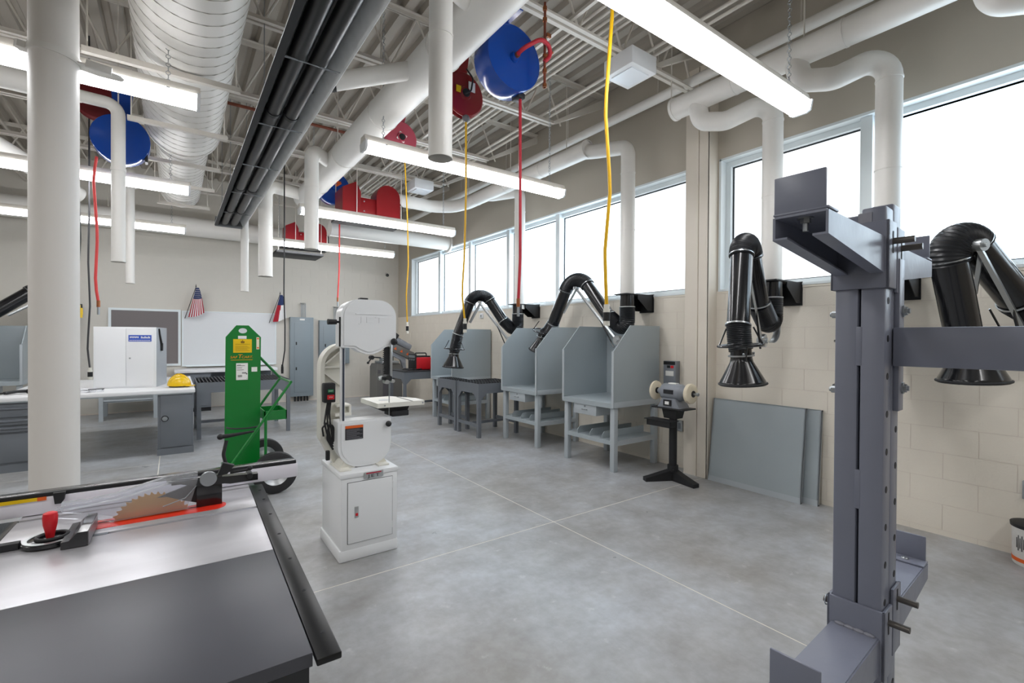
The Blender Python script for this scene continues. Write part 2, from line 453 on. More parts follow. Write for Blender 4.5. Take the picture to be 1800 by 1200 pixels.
# windows: aluminium frame, mullions, frosted panes, sill and head lining
def window(name, y0, y1, mull):
    XP = 5.10
    b = MB()
    b.box(XP - .05, XP + .06, y0, y1, WZ1 - .075, WZ1 + .01); b.box(XP - .05, XP + .06, y0, y1, WZ0 - .005, WZ0 + .07)
    b.box(XP - .0495, XP + .06, y0, y0 + .075, WZ0 + .07, WZ1 - .075); b.box(XP - .0495, XP + .06, y1 - .075, y1, WZ0 + .07, WZ1 - .075)
    fr = b.build(name, FRAME, **st)
    MB().box(XR - .012, XP - .05, y0, y1, WZ0 - .002, WZ0 + .02).build('window_sill', FRAME, fr, w=True)
    MB().box(XR - .002, XP - .05, y0, y1, WZ1 - .02, WZ1 + .004).build('window_head', FRAME, fr, w=True)
    b = MB(); b.box(XR - .002, XP - .05, y0 - .004, y0 + .02, WZ0, WZ1).build('window_jamb', FRAME, fr, w=True)
    MB().box(XR - .002, XP - .05, y1 - .02, y1 + .004, WZ0, WZ1).build('window_jamb', FRAME, fr, w=True)
    ys = [y0 + .075] + list(mull) + [y1 - .075]
    for m_ in mull: MB().box(XP - .11, XP + .06, m_ - .045, m_ + .045, WZ0, WZ1).build('mullion', FRAME, fr, w=True)
    for i in range(len(ys) - 1):
        a = ys[i] + (.045 if i else 0); c = ys[i + 1] - (.045 if i < len(ys) - 2 else 0)
        p = MB().box(XP + .01, XP + .022, a, c, WZ0 + .07, WZ1 - .075).build('window_pane', PANEM, fr, w=True)
        g = MB(); t = .012
        for q in ((a, a + t, WZ0 + .07, WZ1 - .075), (c - t, c, WZ0 + .07, WZ1 - .075), (a, c, WZ0 + .07, WZ0 + .07 + t), (a, c, WZ1 - .075 - t, WZ1 - .075)):
            g.box(XP - .004, XP + .012, *q)
        g.build('gasket', GASK, p, w=True)
window('window_1', W1[0], W1[1], (9.85, 8.47, 7.09, 5.71, 4.33))
window('window_2', W2[0], W2[1], (1.57, .19, -1.19))

# ceiling: ribbed roof deck on open-web joists
b = MB(); pts = []; x = XL
while x < XR + .1:
    pts += [(x, ZC), (x + .09, ZC), (x + .115, ZC + .055), (x + .165, ZC + .055)]; x += .19
b.quads([[(p[0], y, p[1]) for p in pts] for y in (YF, YB + .1)])
b.box(XL, XR + .3, YF, YB + .3, ZC + .08, ZC + .16)
ce = b.build('ceiling', DECK, smooth=0, **st)
joist_y = [3.12 + 1.55 * k for k in range(-3, 6)]
def joist_mesh(x0, x1, xb):
    top = MB(); bot = MB(); web = MB()
    for s in (-1, 1):
        top.box(x0, x1, s * .012, s * .05, -.006, 0).box(x0, x1, s * .012, s * .018, -.045, 0)
        bot.box(x0, xb, s * .014, s * .055, -.648, -.640).box(x0, xb, s * .014, s * .021, -.64, -.595)
    pan = .58; x = x0 + .1; k = 0
    while x + pan < xb + .3:
        a = V((x, 0, -.62)); t = V((x + pan / 2, 0, -.02)); c = V((x + pan, 0, -.62))
        web.cyl(a, t, .011, 6); web.cyl(t, c, .011, 6); x += pan
    return top.mesh('top_chord', STEEL), bot.mesh('bottom_chord', STEEL), web.mesh('web', STEEL)
jm = joist_mesh(XL, XR, 3.98); jl = joist_mesh(XL, XR, 4.8)
for y in joist_y:
    mm = jl if abs(y - 3.12) < .01 else jm
    j = bpy.data.objects.new('joist', mm[0]); COL.objects.link(j); j.parent = ce
    j.location = V((0, y, ZC)) - ce.location
    for nm, me in (('bottom_chord', mm[1]), ('web', mm[2])):
        o = bpy.data.objects.new(nm, me); COL.objects.link(o); o.parent = j
    MB().prism([(3.98, ZC - .60), (4.06, ZC - .60), (4.95, ZC - .14), (4.95, ZC - .05), (4.90, ZC - .05)], y - .035, y + .035).build('end_diagonal', STEEL, j, w=True)
# bridging: rods tying the joists together
for x in (-2.2, .35, 2.85):
    MB().box(x - .016, x + .016, YF, YB, ZC - .60, ZC - .57).build('bridging', STEEL, ce, w=True)
    MB().box(x - .016, x + .016, YF, YB, ZC - .075, ZC - .045).build('bridging', STEEL, ce, w=True)

# ================================================================== CEILING SERVICES
def pipe(name, pts, r, m, parent=None, fr=None, seg=16, seams=None, w=True, n=8):
    P = fillet(pts, fr, n) if fr else [V(p) for p in pts]
    return MB().sweep(P, r, seg).build(name, m, parent, w=w)
def ring(b, a, d, r, t=.012, h=.02, seg=18):
    d = V(d).normalized(); a = V(a); h /= 2; b.sweep([a - d * h, a - d * (h - 1e-4), a + d * (h - 1e-4), a + d * h], [r - .0008, r + t, r + t, r - .0008], seg, False)
def rods(name, parent, pts, z1, m=STEEL, r=.006):
    b = MB()
    for x, y, z in pts: b.cyl((x, y, z), (x, y, max(z1, 4.955)), r, 6)
    return b.build(name, m, parent, w=True)

# spiral supply duct in two diameters, on trapeze hangers
t = thing('spiral_duct', 'big white spiral-seamed air duct hung on trapeze bars beside the black tube heater', 'duct', (.086, 4.5, 3.64))
AX = (.086, 4.0)
def ducty(name, y0, y1, r0, r1=None, zc=4.0):
    b = MB(); b.sweep([(AX[0], y0, zc), (AX[0], y1, zc)], [r0, r0 if r1 is None else r1], 40); return b.build(name, DUCT, t, w=True)
d1 = ducty('duct_section', -1.5, 6.7, .36); ducty('reducer', 6.7, 7.1, .36, .28); d2 = ducty('duct_section', 7.1, 9.75, .28)
def helix(y0, y1, r, pitch, parent):
    b = MB(); n = int((y1 - y0) / pitch * 24)
    b.sweep([(AX[0] + r * math.cos(2 * PI * k / 24), y0 + pitch * k / 24, 4.0 + r * math.sin(2 * PI * k / 24)) for k in range(n)], .0036, 4, up=(0, 0, 1))
    return b.build('spiral_seam', SEAM, parent, w=True)
helix(.4, 6.7, .361, .15, d1); helix(7.1, 9.75, .281, .15, d2)
b = MB()
for y in (6.7, 7.1): ring(b, (AX[0], y, 4.0), (0, 1, 0), .36 if y < 7 else .28, .012, .03, 32)
b.build('coupling_band', DUCT, t, w=True)
for y, z, xl, xr in ((4.55, 3.61, -.54, .45), (5.72, 3.61, -.36, .45), (7.15, 3.69, -.29, .48), (8.2, 3.69, -.25, .48), (9.4, 3.69, -.22, .48)):
    tr = MB().box(xl, xr, y - .022, y + .022, z - .03, z + .012).build('trapeze', STEEL, t, w=True)
    rods('hanger_rod', tr, [(xl + .03, y, z), (xr - .03, y, z)], 4.9)

# round white riser by the table saw
t = thing('round_column', 'thick round white vertical column with clamp strap standing behind the table saw', 'duct', (-.58, 3.87, 0))
b = MB(); b.sweep([(-.58, 3.87, 0), (-.58, 3.87, 4.9)], .112, 40); b.build('shaft', mat('column_paint', 'e8e4df', .5, var=.02), t, w=True)
M = MX.Translation((-.58, 3.87, 3.205)) @ MX.Rotation(R(5), 4, 'Y')
b = MB(); b.M = M; b.sweep([(0, 0, -.018), (0, 0, .018)], .120, 40); b.build('clamp_strap', DUCT, t, w=True)
b = MB(); b.prism([(-.112, -.03), (-.150, -.035), (-.165, -.02), (-.150, .03), (-.112, .03)], -.018, .02, 'XY', M=M); b.prism([(.10, -.05), (.20, -.06), (.31, -.035), (.325, 0), (.31, .035), (.20, .06), (.10, .05)], -.012, -.004, 'XY', M=M); b.build('clamp_lug', DUCT, t, w=True)
MB().box(.15, .27, -.085, -.058, -.035, .012, .003, M=M).build('mounting_plate', DUCT, t, w=True)
b = MB(); ring(b, (-.58, 3.87, 3.62), (0, 0, 1), .112, .004, .015, 32); b.build('seam_band', DUCT, t, w=True)

# central collecting duct with its drop pipes
t = thing('collector_duct', 'long white round duct overhead with three open drop pipes and side branches', 'duct', (1.7, 5, 3.75))
Z = 3.78
def cw(name, pts, r, fr, par=t): return MB().sweep(fillet(pts, fr) if fr else pts, r, 24).build(name, DUCT, par, w=True)
cw('main_pipe', [(1.70, 0.2, Z), (1.70, 8.15, Z)], .155, None)
b = MB()
for y in (1.9, 3.3, 4.6, 5.9, 7.2, 8.14): ring(b, (1.70, y, Z), (0, 1, 0), .155, .006, .02, 28)
b.build('joint_band', DUCT, t, w=True)
def drop(x, y, zb, r, ytop, zt=None):
    zt = zt or Z
    b = MB(); P = fillet([(1.70, ytop, zt), (x, y, zt), (x, y, zb)], r * 1.6) if zt < 4.5 else [V((x, y, zt)), V((x, y, zb))]
    b.sweep(P, r, 28, caps=False); b.sweep([V((x, y, zb)), V((x, y, zb + .25))], r * .95, 28, caps=False)
    o = b.build('drop_pipe', DUCT, t, w=True)
    c = MB(); ring(c, (x, y, zb + .006), (0, 0, 1), r, .003, .012, 28); ring(c, (x, y, zb + .75), (0, 0, 1), r, .004, .014, 28)
    c.build('end_band', DUCT, o, w=True)
    MB().sweep([(x, y, zb + .2), (x, y, zb + .21)], r * .94, 24).build('damper', BLKM, o, w=True)
drop(1.33, 2.62, 2.65, .073, 2.75); drop(1.33, 5.97, 2.59, .080, 6.35); drop(1.09, 7.75, 2.43, .095, 7.95)
cw('side_branch', [(1.70, 3.6, Z), (1.36, 3.85, Z - .06), (1.0, 4.0, Z - .17)], .072, .25)
MB().sweep([(1.06, 3.98, Z - .152), (.88, 4.03, Z - .20)], .076, 20).build('rubber_coupling', BLKM, t, w=True)
rods('hanger_rod', t, [(1.70, y, Z + .1) for y in (1.57, 3.12, 4.67, 6.22, 7.77)], 4.9)

def dropduct(label, x, y, zb, r, pts):
    t = thing('drop_pipe', label, 'pipe', (x, y, zb))
    MB().sweep(fillet(pts + [(x, y, zb)], r * 1.8), r, 24, caps=False).build('pipe', DUCT, t, w=True)
    MB().sweep([(x, y, zb + .15), (x, y, zb + .16)], r * .97, 24).build('damper', BLKM, t, w=True)
    c = MB(); ring(c, (x, y, zb + .006), (0, 0, 1), r, .003, .012, 24); ring(c, (x, y, zb + .9), (0, 0, 1), r, .006, .03, 24); c.build('end_band', DUCT, t, w=True)
    rods('hanger_rod', t, [(pts[-1][0] + (.0), pts[-1][1] + .0, pts[-1][2])], 4.9)
dropduct('slim white drop pipe hanging between whiteboard and end of black tube heater', .997, 9.40, 2.33, .062, [(.997, 10.2, 3.9), (.997, 9.40, 3.9)])
dropduct('white elbowed drop pipe hanging in front of the blue reel beside the spiral duct', -.445, 6.0, 2.27, .056, [(-1.6, 6.0, 3.83), (-.445, 6.0, 3.80)])
dropduct('white drop pipe behind the elbowed one, ending above white locker', -.51, 8.6, 2.29, .052, [(-.51, 9.5, 3.9), (-.51, 8.6, 3.9)])
t = thing('branch_duct', 'white round duct rising diagonally behind the thick white column', 'duct', (-1.6, 6, 3.8))
MB().sweep(fillet([(-3.4, 4.7, 4.35), (-1.9, 5.75, 3.9), (-1.6, 6.0, 3.83), (-.9, 6.0, 3.82)], .3), .10, 20).build('pipe', DUCT, t, w=True)
MB().sweep([(-2.35, 6.6, 4.0), (-1.0, 8.2, 3.35)], .10, 20).build('pipe', DUCT, t, w=True)
rods('hanger_rod', t, [(-1.6, 6.0, 3.85)], 4.9)

# big cross ducts along the back wall
t = thing('cross_duct', 'white round duct running across the back wall high under the roof', 'duct', (0, 11.2, 3.5))
MB().sweep([(-6.5, 11.5, 3.75), (2.6, 11.5, 3.75)], .19, 28).build('pipe', DUCT, t, w=True)
rods('hanger_rod', t, [(x, 11.5, 3.8) for x in (-5, -3, -1, 1)], 4.9)

# right wall exhaust headers and their branches
def header(label, y0, y1, drops, tail=None, x=4.30, z=3.97):
    t = thing('exhaust_header', label, 'duct', (x, (y0 + y1) / 2, z - .11))
    P = [(x, y0, z), (x, y1, z)]
    if tail: P = fillet(P + tail, .4, 12)
    MB().sweep(P, .108, 28).build('main_pipe', DUCT, t, w=True)
    b = MB(); y = y0
    ring(b, (x, y1 if not tail else y0, z), (0, 1, 0), .108, .008, .03, 28)
    while y < y1: ring(b, (x, y, z), (0, 1, 0), .108, .004, .016, 28); y += .9
    b.build('joint_band', DUCT, t, w=True)
    for dy, off, kind in drops:
        xw = 4.60
        if kind == 'near': P = fillet([(x, dy + off, z), (x, dy + off - .06, z - .24), (x + .06, dy + off - .28, z - .30), (xw, dy + .0, z - .14), (xw, dy, 2.02)], [.12, .14, .14, .16], 10)
        else: P = fillet([(x, dy + off, z), (x + .05, dy + off - .2, z - .04), (xw, dy + .05, z - .02), (xw, dy, z - .10), (xw, dy, 2.02)], [.2, .2, .2, .2], 8)
        d = MB().sweep(P, .088, 24).build('drop_pipe', DUCT, t, w=True)
        c = MB()
        for zz in (z - .36, 2.9): ring(c, (xw, dy, zz), (0, 0, 1), .088, .004, .014, 24)
        c.build('joint_band', DUCT, d, w=True)
    rods('hanger_rod', t, [(x, y0 + .4 + k * 1.3, z) for k in range(int((y1 - y0) / 1.3) + 1)], 4.9)
    return t
header('white exhaust header pipe starting at the wall pilaster with sharply elbowed branches', -1.2, 3.05, [(2.19, .62, 'near'), (1.30, .58, 'near'), (.10, .62, 'near')])
header('white exhaust header pipe leading to the red fan unit, with two curved drops', 4.35, 7.35, [(3.94, .55, 'far'), (6.20, .62, 'far')], [(x_, y_, 3.97) for x_, y_ in ((4.2, 7.75), (3.9, 7.95), (3.20, 7.95))])
t = thing('service_pipe', 'thin white pipe high on the right wall above the exhaust header', 'pipe', (4.6, 4, 4.35))
MB().sweep([(4.6, YF, 4.36), (4.6, 11.6, 4.36)], .055, 16).build('pipe', DUCT, t, w=True)
rods('hanger_rod', t, [(4.6, .4 + 1.55 * k, 4.38) for k in range(8)], 4.9)
t = thing('discharge_duct', 'white round duct passing into the right wall near the far corner', 'duct', (3.9, 10.2, 3.5))
MB().sweep([(2.4, 9.3, 3.62), (4.93, 9.3, 3.62)], .15, 24).build('pipe', DUCT, t, w=True)
MB().sweep([(4.905, 9.3, 3.62), (4.945, 9.3, 3.62)], .19, 24).build('wall_flange', DUCT, t, w=True)
rods('hanger_rod', t, [(3.4, 9.3, 3.7)], 4.9)

# conduits and brown pipes under the deck
for k, x in enumerate((3.02, 3.10, 3.18, 3.26, 3.34)):
    o = MB().sweep([(x, YF, 4.42), (x, 11.9, 4.42)], .014, 8).build('conduit', STEEL)
    tag(o, ('fifth', 'fourth', 'third', 'second', 'first')[k] + ' slim conduit, counted from the right wall, in the bundle of five under the deck', 'conduit', 'bundle of ceiling conduits')
for k, x in enumerate((3.80, 3.90)):
    o = MB().sweep([(x, YF, 4.38), (x, 11.9, 4.38)], .017, 8).build('conduit', STEEL)
    tag(o, ('inner', 'outer')[k] + ' white conduit of the pair running behind the square ceiling light', 'conduit', 'pair of ceiling conduits')
o = MB().sweep([(2.31, YF, 4.42), (2.31, 7.5, 4.42)], .020, 10).build('brown_pipe', COPPER); tag(o, 'reddish brown pipe running overhead beside the big blue reel', 'pipe')
o = MB().sweep([(-.9, 6.72, 4.40), (2.2, 6.72, 4.40)], .020, 10).build('brown_pipe', COPPER); tag(o, 'brown pipe crossing behind the black tube heater', 'pipe')
t = thing('strut_rail', 'pair of perforated white struts carrying the right-hand hose reels', 'strut', (2.2, 5, 4.12))
for x in (2.13, 2.30):
    s_ = MB().box(x - .018, x + .018, .8, 9.3, 4.262, 4.301).build('slotted_strut', STEEL, t, w=True)
    b = MB(); y = .85
    while y < 9.25: b.box(x - .007, x + .007, y, y + .028, 4.2605, 4.2625); y += .055
    o = b.build('slot', BLKM, s_, w=True, smooth=0); o['kind'] = 'stuff'
# copper air drop by the blue reel
t = thing('air_drop', 'copper air pipe with valve fittings hanging beside the big blue reel', 'pipe', (2.47, 3.0, 3.66))
MB().sweep([(2.47, 3.0, 3.62), (2.47, 3.0, 4.30)], .011, 10).build('copper_pipe', COPPER, t, w=True)
b = MB()
for z in (3.62, 3.74, 3.86, 3.98, 4.16, 4.25): ring(b, (2.47, 3.0, z), (0, 0, 1), .011, .007, .03, 10)
b.sweep([(2.47, 3.0, 3.86), (2.53, 2.97, 3.90)], .011, 10).box(2.46, 2.50, 2.955, 2.97, 4.0, 4.03)
b.build('fitting', COPPB, t, w=True)

# ------------------------------------------------------------------ tube heater
t = thing('tube_heater', 'long black twin-tube radiant heater with silver reflector hanging overhead', 'heater', (.74, 5, 3.4))
y0, y1 = .6, 9.25
HX = .745
prof = [(-.20, .0), (-.185, .012), (-.135, .14), (.150, .14), (.205, .012), (.22, .0), (.225, .006), (.155, .152), (-.14, .152), (-.205, .006)]
MB().prism([(HX + p, 3.40 + q) for p, q in prof], y0, y1).build('reflector', GALV, t, w=True)
for k, x in enumerate((-.068, .068)):
    tb = MB().sweep([(HX + x, y0, 3.455), (HX + x, y1 - .1, 3.455)], .058, 24).build('heater_tube', mat('heater_tube_black', '18181b', .36, var=.25, scale=7), t, w=True)
    b = MB()
    for y in (1.9, 4.4, 6.9, 8.2): ring(b, (HX + x, y, 3.455), (0, 1, 0), .058, .005, .05, 24)
    b.build('tube_coupling', BLKM, tb, w=True)
MB().box(HX - .2, HX + .2, y1 - .02, y1, 3.38, 3.54).build('end_plate', mat('heater_end', '77797b', .4, metal=.4), t, w=True)
MB().prism([(HX - .206, 3.395), (HX - .155, 3.395), (HX - .122, 3.50), (HX - .126, 3.52)], y0, y1 - .02).build('side_shade', BLKM, t, w=True)
b = MB(); y = 1.0
while y < y1:
    for s in (-1, 1): b.cyl((HX - .2 * s, y, 3.40), (HX + .18 * s, y + .02, 3.40), .004, 6)
    y += 1.2
b.build('wire_bracket', ZINC, t, w=True)
MB().box(HX - .208, HX - .203, 2.35, 2.75, 3.42, 3.46).build('yellow_label', YEL, t, w=True)
MB().box(HX - .208, HX - .203, 1.95, 2.3, 3.42, 3.46).build('green_label', mat('green_print', '2e8a4e', .5), t, w=True)
rods('hanger_rod', t, [(HX - .1, y, 3.55) for y in (1.57, 4.67, 7.77, 9.2)] + [(HX + .1, y, 3.55) for y in (1.57, 4.67, 7.77)], 4.9, ZINC, .004)

# ------------------------------------------------------------------ strip lights
def lamp_parts(length):
    h = MB(); h.prism([(-.055, .075), (.055, .075), (.075, .01), (-.075, .01)], -length / 2, length / 2, 'YZ')
    l = MB(); l.prism([(-.082, .012), (.082, .012), (.070, -.045), (.045, -.062), (-.045, -.062), (-.070, -.045)], -length / 2 + .02, length / 2 - .02, 'YZ')
    ec = []
    for s in (-1, 1):
        e = MB(); e.prism([(-.088, .022), (.088, .022), (.075, -.05), (.048, -.067), (-.048, -.067), (-.075, -.05)], s * length / 2, s * (length / 2 - .022), 'YZ'); ec.append(('end_cap', e.mesh('end_cap', WHITE)))
    k = MB()
    for s in (-.42, .42):
        for q in (0,): k.box(s * length - .012, s * length + .012, -.09, .09, .004, .012)
    ch = []
    for s in (-.42, .42):
        c = MB(); z = .07; i = 0
        while z < 1.60:
            c.torus((s * length, 0, z + .02), .014, .0028, 'X' if i % 2 else 'Y', 7, 3); z += .030; i += 1
        ch.append(('chain', c.mesh('chain', ZINC)))
    return [('housing', h.mesh('housing', STEEL)), ('clip', k.mesh('clip', ZINC)), ('lens', l.mesh('lens', LENS, 0))] + ch + ec
LP = lamp_parts(2.46)
def striplight(x, y, label):
    t = thing('strip_light', label, 'light', (x, y, 3.34))
    for nm, me in LP:
        o = bpy.data.objects.new(nm, me); COL.objects.link(o); o.parent = t
striplight(2.69, 1.66, 'glowing strip light beside the thick yellow cord, closest to the elbowed exhaust pipes')
striplight(2.65, 4.37, 'glowing strip light passing behind the nearest open drop pipe')
striplight(2.65, 7.13, 'glowing strip light in front of the larger red fan unit')
striplight(2.65, 9.85, 'farthest glowing strip light on the right, in front of the smaller red fan unit')
striplight(-1.07, 4.32, 'glowing strip light just behind the clamp strap of the thick white column')
striplight(-1.07, 7.0, 'glowing strip light across the red hose at left, middle of its row')
striplight(-1.07, 9.68, 'farthest glowing strip light on the left above the tackboard')

def surface_light(x, y, label):
    t = thing('surface_light', label, 'light', (x, y, 4.12))
    MB().box(x - .18, x + .18, y - .18, y + .18, 4.14, 4.305, .008).build('housing', mat('white_fixture', 'eceef0', .35), t, w=True)
    MB().box(x - .125, x + .125, y - .125, y + .125, 4.130, 4.142).build('cover', EMLENS, t, w=True)
surface_light(3.66, 3.12, 'square white surface light under the near joist, beside the yellow cord')
surface_light(3.55, 7.77, 'small square white light far off beside the red fan unit')

# ------------------------------------------------------------------ hose and cord reels
def reel(label, name, x, y, z, r, d, m, hose=None, logo=None, face=True):
    t = thing(name, label, 'reel', (x, y, z))
    b = MB()
    if name == 'hose_reel':
        b.lathe([(r * .97, -d / 2), (r, -d / 2 + .012), (r, d / 2 - .012), (r * .97, d / 2)], (0, 0, 0), 'Y', 48)
    else:
        b.lathe([(r * .25, -d / 2 - .02), (r * .3, -d / 2), (r * .93, -d / 2 + .006), (r, -d / 2 + .02), (r * .99, -d / 2 + .03), (r * .8, -d / 2 + .035), (r * .8, d / 2 - .035), (r, d / 2 - .02), (r * .93, d / 2)], (0, 0, 0), 'Y', 40)
    b.build('drum', m, t)
    b = MB(); b.lathe([(.035, -d / 2 - .03), (.045, -d / 2 - .005), (.045, -d / 2)], (0, 0, 0), 'Y', 20); b.build('hub', BLKM if name != 'hose_reel' else m, t)
    b = MB(); b.prism([(-.06, r * .75), (.06, r * .75), (.10, 4.26 - z), (-.10, 4.26 - z)], d / 2, d / 2 + .008)
    b.box(-.10, .10, -.09, d / 2 + .008, 4.25 - z, 4.262 - z); b.build('mounting_bracket', m, t)
    if name == 'hose_reel':
        b = MB(); b.torus((0, -d / 2 + .003, 0), r * .985, .006, 'Y', 48, 6); b.build('rim', m, t)
    return t
B1 = (2.245, 3.22, 3.825)
t = reel('big blue drum hose reel with red hose looping from its hub to a copper pipe', 'hose_reel', *B1, .258, .22, BLUE)
MB().sweep(fillet([(0, -.115, -.0), (.0, -.22, .02), (.12, -.30, .10), (.24, -.26, .11), (.27, -.24, .04), (.22, -.22, -.01)], .09), .017, 10).build('feed_hose', RHOSE, t)
MB().sweep([(0, -.11, 0), (0, -.16, .005)], .022, 10).build('swivel', COPPB, t)
MB().box(-.035, .035, -.05, .05, -.31, -.265, .006, M=MX.Translation((.12, 0, .045))).build('hose_guide', BLKM, t)
b = MB(); b.box(-.02, .02, -.03, .03, .250, .268, M=MX.Rotation(R(-62), 4, 'Y')); b.build('latch', NAVY, t)
def hose(name, label, pts, r, m, tipm, tip, ball=None, cat='hose', group=None, top=None):
    t = thing(name, label, cat, pts[-1])
    MB().sweep(resample(fillet(pts, .5), .12), r, 10).build('line', m, t, w=True)
    x, y, z = pts[-1]
    if tip == 'coupler':
        MB().sweep([(x, y, z + .02), (x, y, z - .05)], r * 1.25, 10).build('coupler', COPPB, t, w=True)
        MB().sweep([(x, y, z - .05), (x, y, z - .13)], r * .9, 10).build('nozzle', ZINC, t, w=True)
    else:
        MB().sweep([(x, y, z + .03), (x, y, z)], r * 1.6, 12, True).sweep([(x, y, z), (x, y, z - .02)], tip, 12).build('plug_collar', CREAM if tipm is None else tipm, t, w=True)
        MB().sweep([(x, y, z - .02), (x, y, z - .075)], tip * 1.05, 12).build('plug_body', BLKM if tipm is None else tipm, t, w=True)
        MB().sweep([(x, y, z - .075), (x, y, z - .105)], tip * .95, 12).build('plug_face', CREAM if tipm is None else tipm, t, w=True)
    if ball: MB().ball(ball, .036).build('stop_ball', mat('grey_rubber', '6e6f72', .5), t, w=True)
    return t
hose('air_hose', 'dark red air hose hanging from the big blue reel to the far arm bracket', [(2.37, 3.2, 3.58), (2.38, 3.21, 3.2), (2.37, 3.19, 2.6), (2.38, 3.2, 2.2), (2.355, 3.19, 1.86)], .0125, RHOSE, None, 'coupler')
t = reel('red cord reel with label hanging between the nearest drop pipe and the big blue reel', 'cord_reel', 2.20, 3.88, 3.82, .205, .10, RED)
MB().box(.03, .10, -.062, -.056, .03, .12).build('label', PAPER, t); MB().box(-.10, -.05, -.062, -.056, -.01, .05).build('yellow_tag', YEL, t)
MB().sweep(fillet([(.0, -.07, .22), (.06, -.09, .14), (.04, -.09, .02), (-.02, -.08, -.02)], .05), .008, 8).build('supply_cord', CABLE, t)
hose('extension_cord', 'yellow cord hanging from the near red reel down past the hooked arm', [(2.22, 3.85, 3.62), (2.225, 3.85, 2.9), (2.215, 3.86, 2.3), (2.18, 3.84, 1.95), (2.22, 3.85, 1.70)], .009, YCORD, None, .018, (2.22, 3.85, 3.60), 'cord')
hose('extension_cord', 'thick yellow cord with grey stop ball hanging past the square ceiling light', [(2.245, 2.06, 4.2), (2.245, 2.06, 3.6), (2.22, 2.09, 3.0), (2.25, 2.07, 2.5), (2.225, 2.09, 2.1), (2.235, 2.08, 1.735)], .0115, YCORD, None, .022, (2.245, 2.06, 3.66), 'cord')
t = reel('dusty red cord reel with a white square label above the second strip light', 'cord_reel', 2.20, 5.39, 3.93, .20, .10, mat('dusty_red', 'b0495a', .5))
MB().box(-.05, .05, -.062, -.056, -.05, .05, M=MX.Rotation(R(25), 4, 'Y')).build('label', PAPER, t)
hose('extension_cord', 'thin dull yellow cord hanging beside the far end of the window band', [(2.25, 5.37, 3.76), (2.28, 5.34, 2.9), (2.27, 5.29, 2.4), (2.24, 5.28, 2.05), (2.26, 5.29, 1.70)], .008, YCORD, None, .016, None, 'cord')
t = reel('blue hose reel with orange arrow mark partly behind the central duct', 'hose_reel', 2.25, 8.55, 4.14, .275, .18, BLUE)
for k, (a, c) in enumerate((((-.02, .11), (.12, .10)), ((.12, .10), (-.02, .0)))):
    MB().sweep([(a[0], -.095, a[1]), (c[0], -.095, c[1])], .020, 6, flat=.3, up=(1, 0, 1)).build('orange_mark', ORANGE, t)
MB().box(.08, .14, -.05, .05, -.29, -.245, .006).build('hose_guide', BLKM, t)
b = MB()
for k in range(5): b.box(-.19, -.165, -.096, -.09, -.12 + k * .03, -.10 + k * .03)
b.build('white_print', PAPER, t)
hose('air_hose', 'orange red air hose hanging in front of the back wall above the bandsaw', [(2.36, 8.55, 3.93), (2.33, 8.40, 3.5), (2.30, 8.3, 2.7), (2.27, 8.28, 2.2)], .0125, RHOSE2, None, 'coupler')
t = reel('blue drum hose reel behind an elbowed white pipe beside the spiral duct', 'hose_reel', -.46, 6.55, 3.63, .248, .18, BLUE)
b = MB(); b.box(.20, .225, -.05, .05, -.19, -.11); b.build('latch', BLKM, t)
hose('air_hose', 'red air hose hanging next to the two dark cords by the thick white column', [(-.66, 6.55, 3.42), (-.69, 6.58, 3.2), (-.66, 6.6, 2.6), (-.68, 6.62, 2.1), (-.655, 6.62, 1.90)], .013, RHOSE2, None, 'coupler')
t = reel('dark red reel half hidden behind the bracket of the thick column', 'cord_reel', -.69, 6.9, 4.12, .20, .12, mat('deep_red', '7c1a20', .5))
b = MB(); b.box(-.30, -.12, -.09, -.06, -.07, .04); b.build('label', PAPER, t)
hose('power_cord', 'black cord with yellow plug hanging at the right edge of the thick column', [(-.845, 6.86, 4.96), (-.845, 6.86, 3.3), (-.825, 6.86, 2.6), (-.85, 6.88, 2.1), (-.838, 6.86, 1.845)], .009, CABLE, YEL, .032, None, 'cord')
hose('power_cord', 'dark cord with grey plug hanging in front of the wall outlet', [(-.79, 7.2, 4.96), (-.79, 7.2, 3.0), (-.80, 7.2, 2.4), (-.785, 7.2, 1.9), (-.81, 7.22, 1.4), (-.785, 7.2, 1.15)], .009, mat('grey_cable', '3a3a3d', .5), None, .022, None, 'cord')
hose('power_cord', 'black cord hanging between the second flag and the electric panels', [(1.33, 7.7, 4.96), (1.335, 7.7, 3.1), (1.33, 7.7, 2.2), (1.345, 7.7, 1.7), (1.345, 7.7, 1.35), (1.31, 7.7, 1.10)], .009, CABLE, CABLE, .018, None, 'cord')

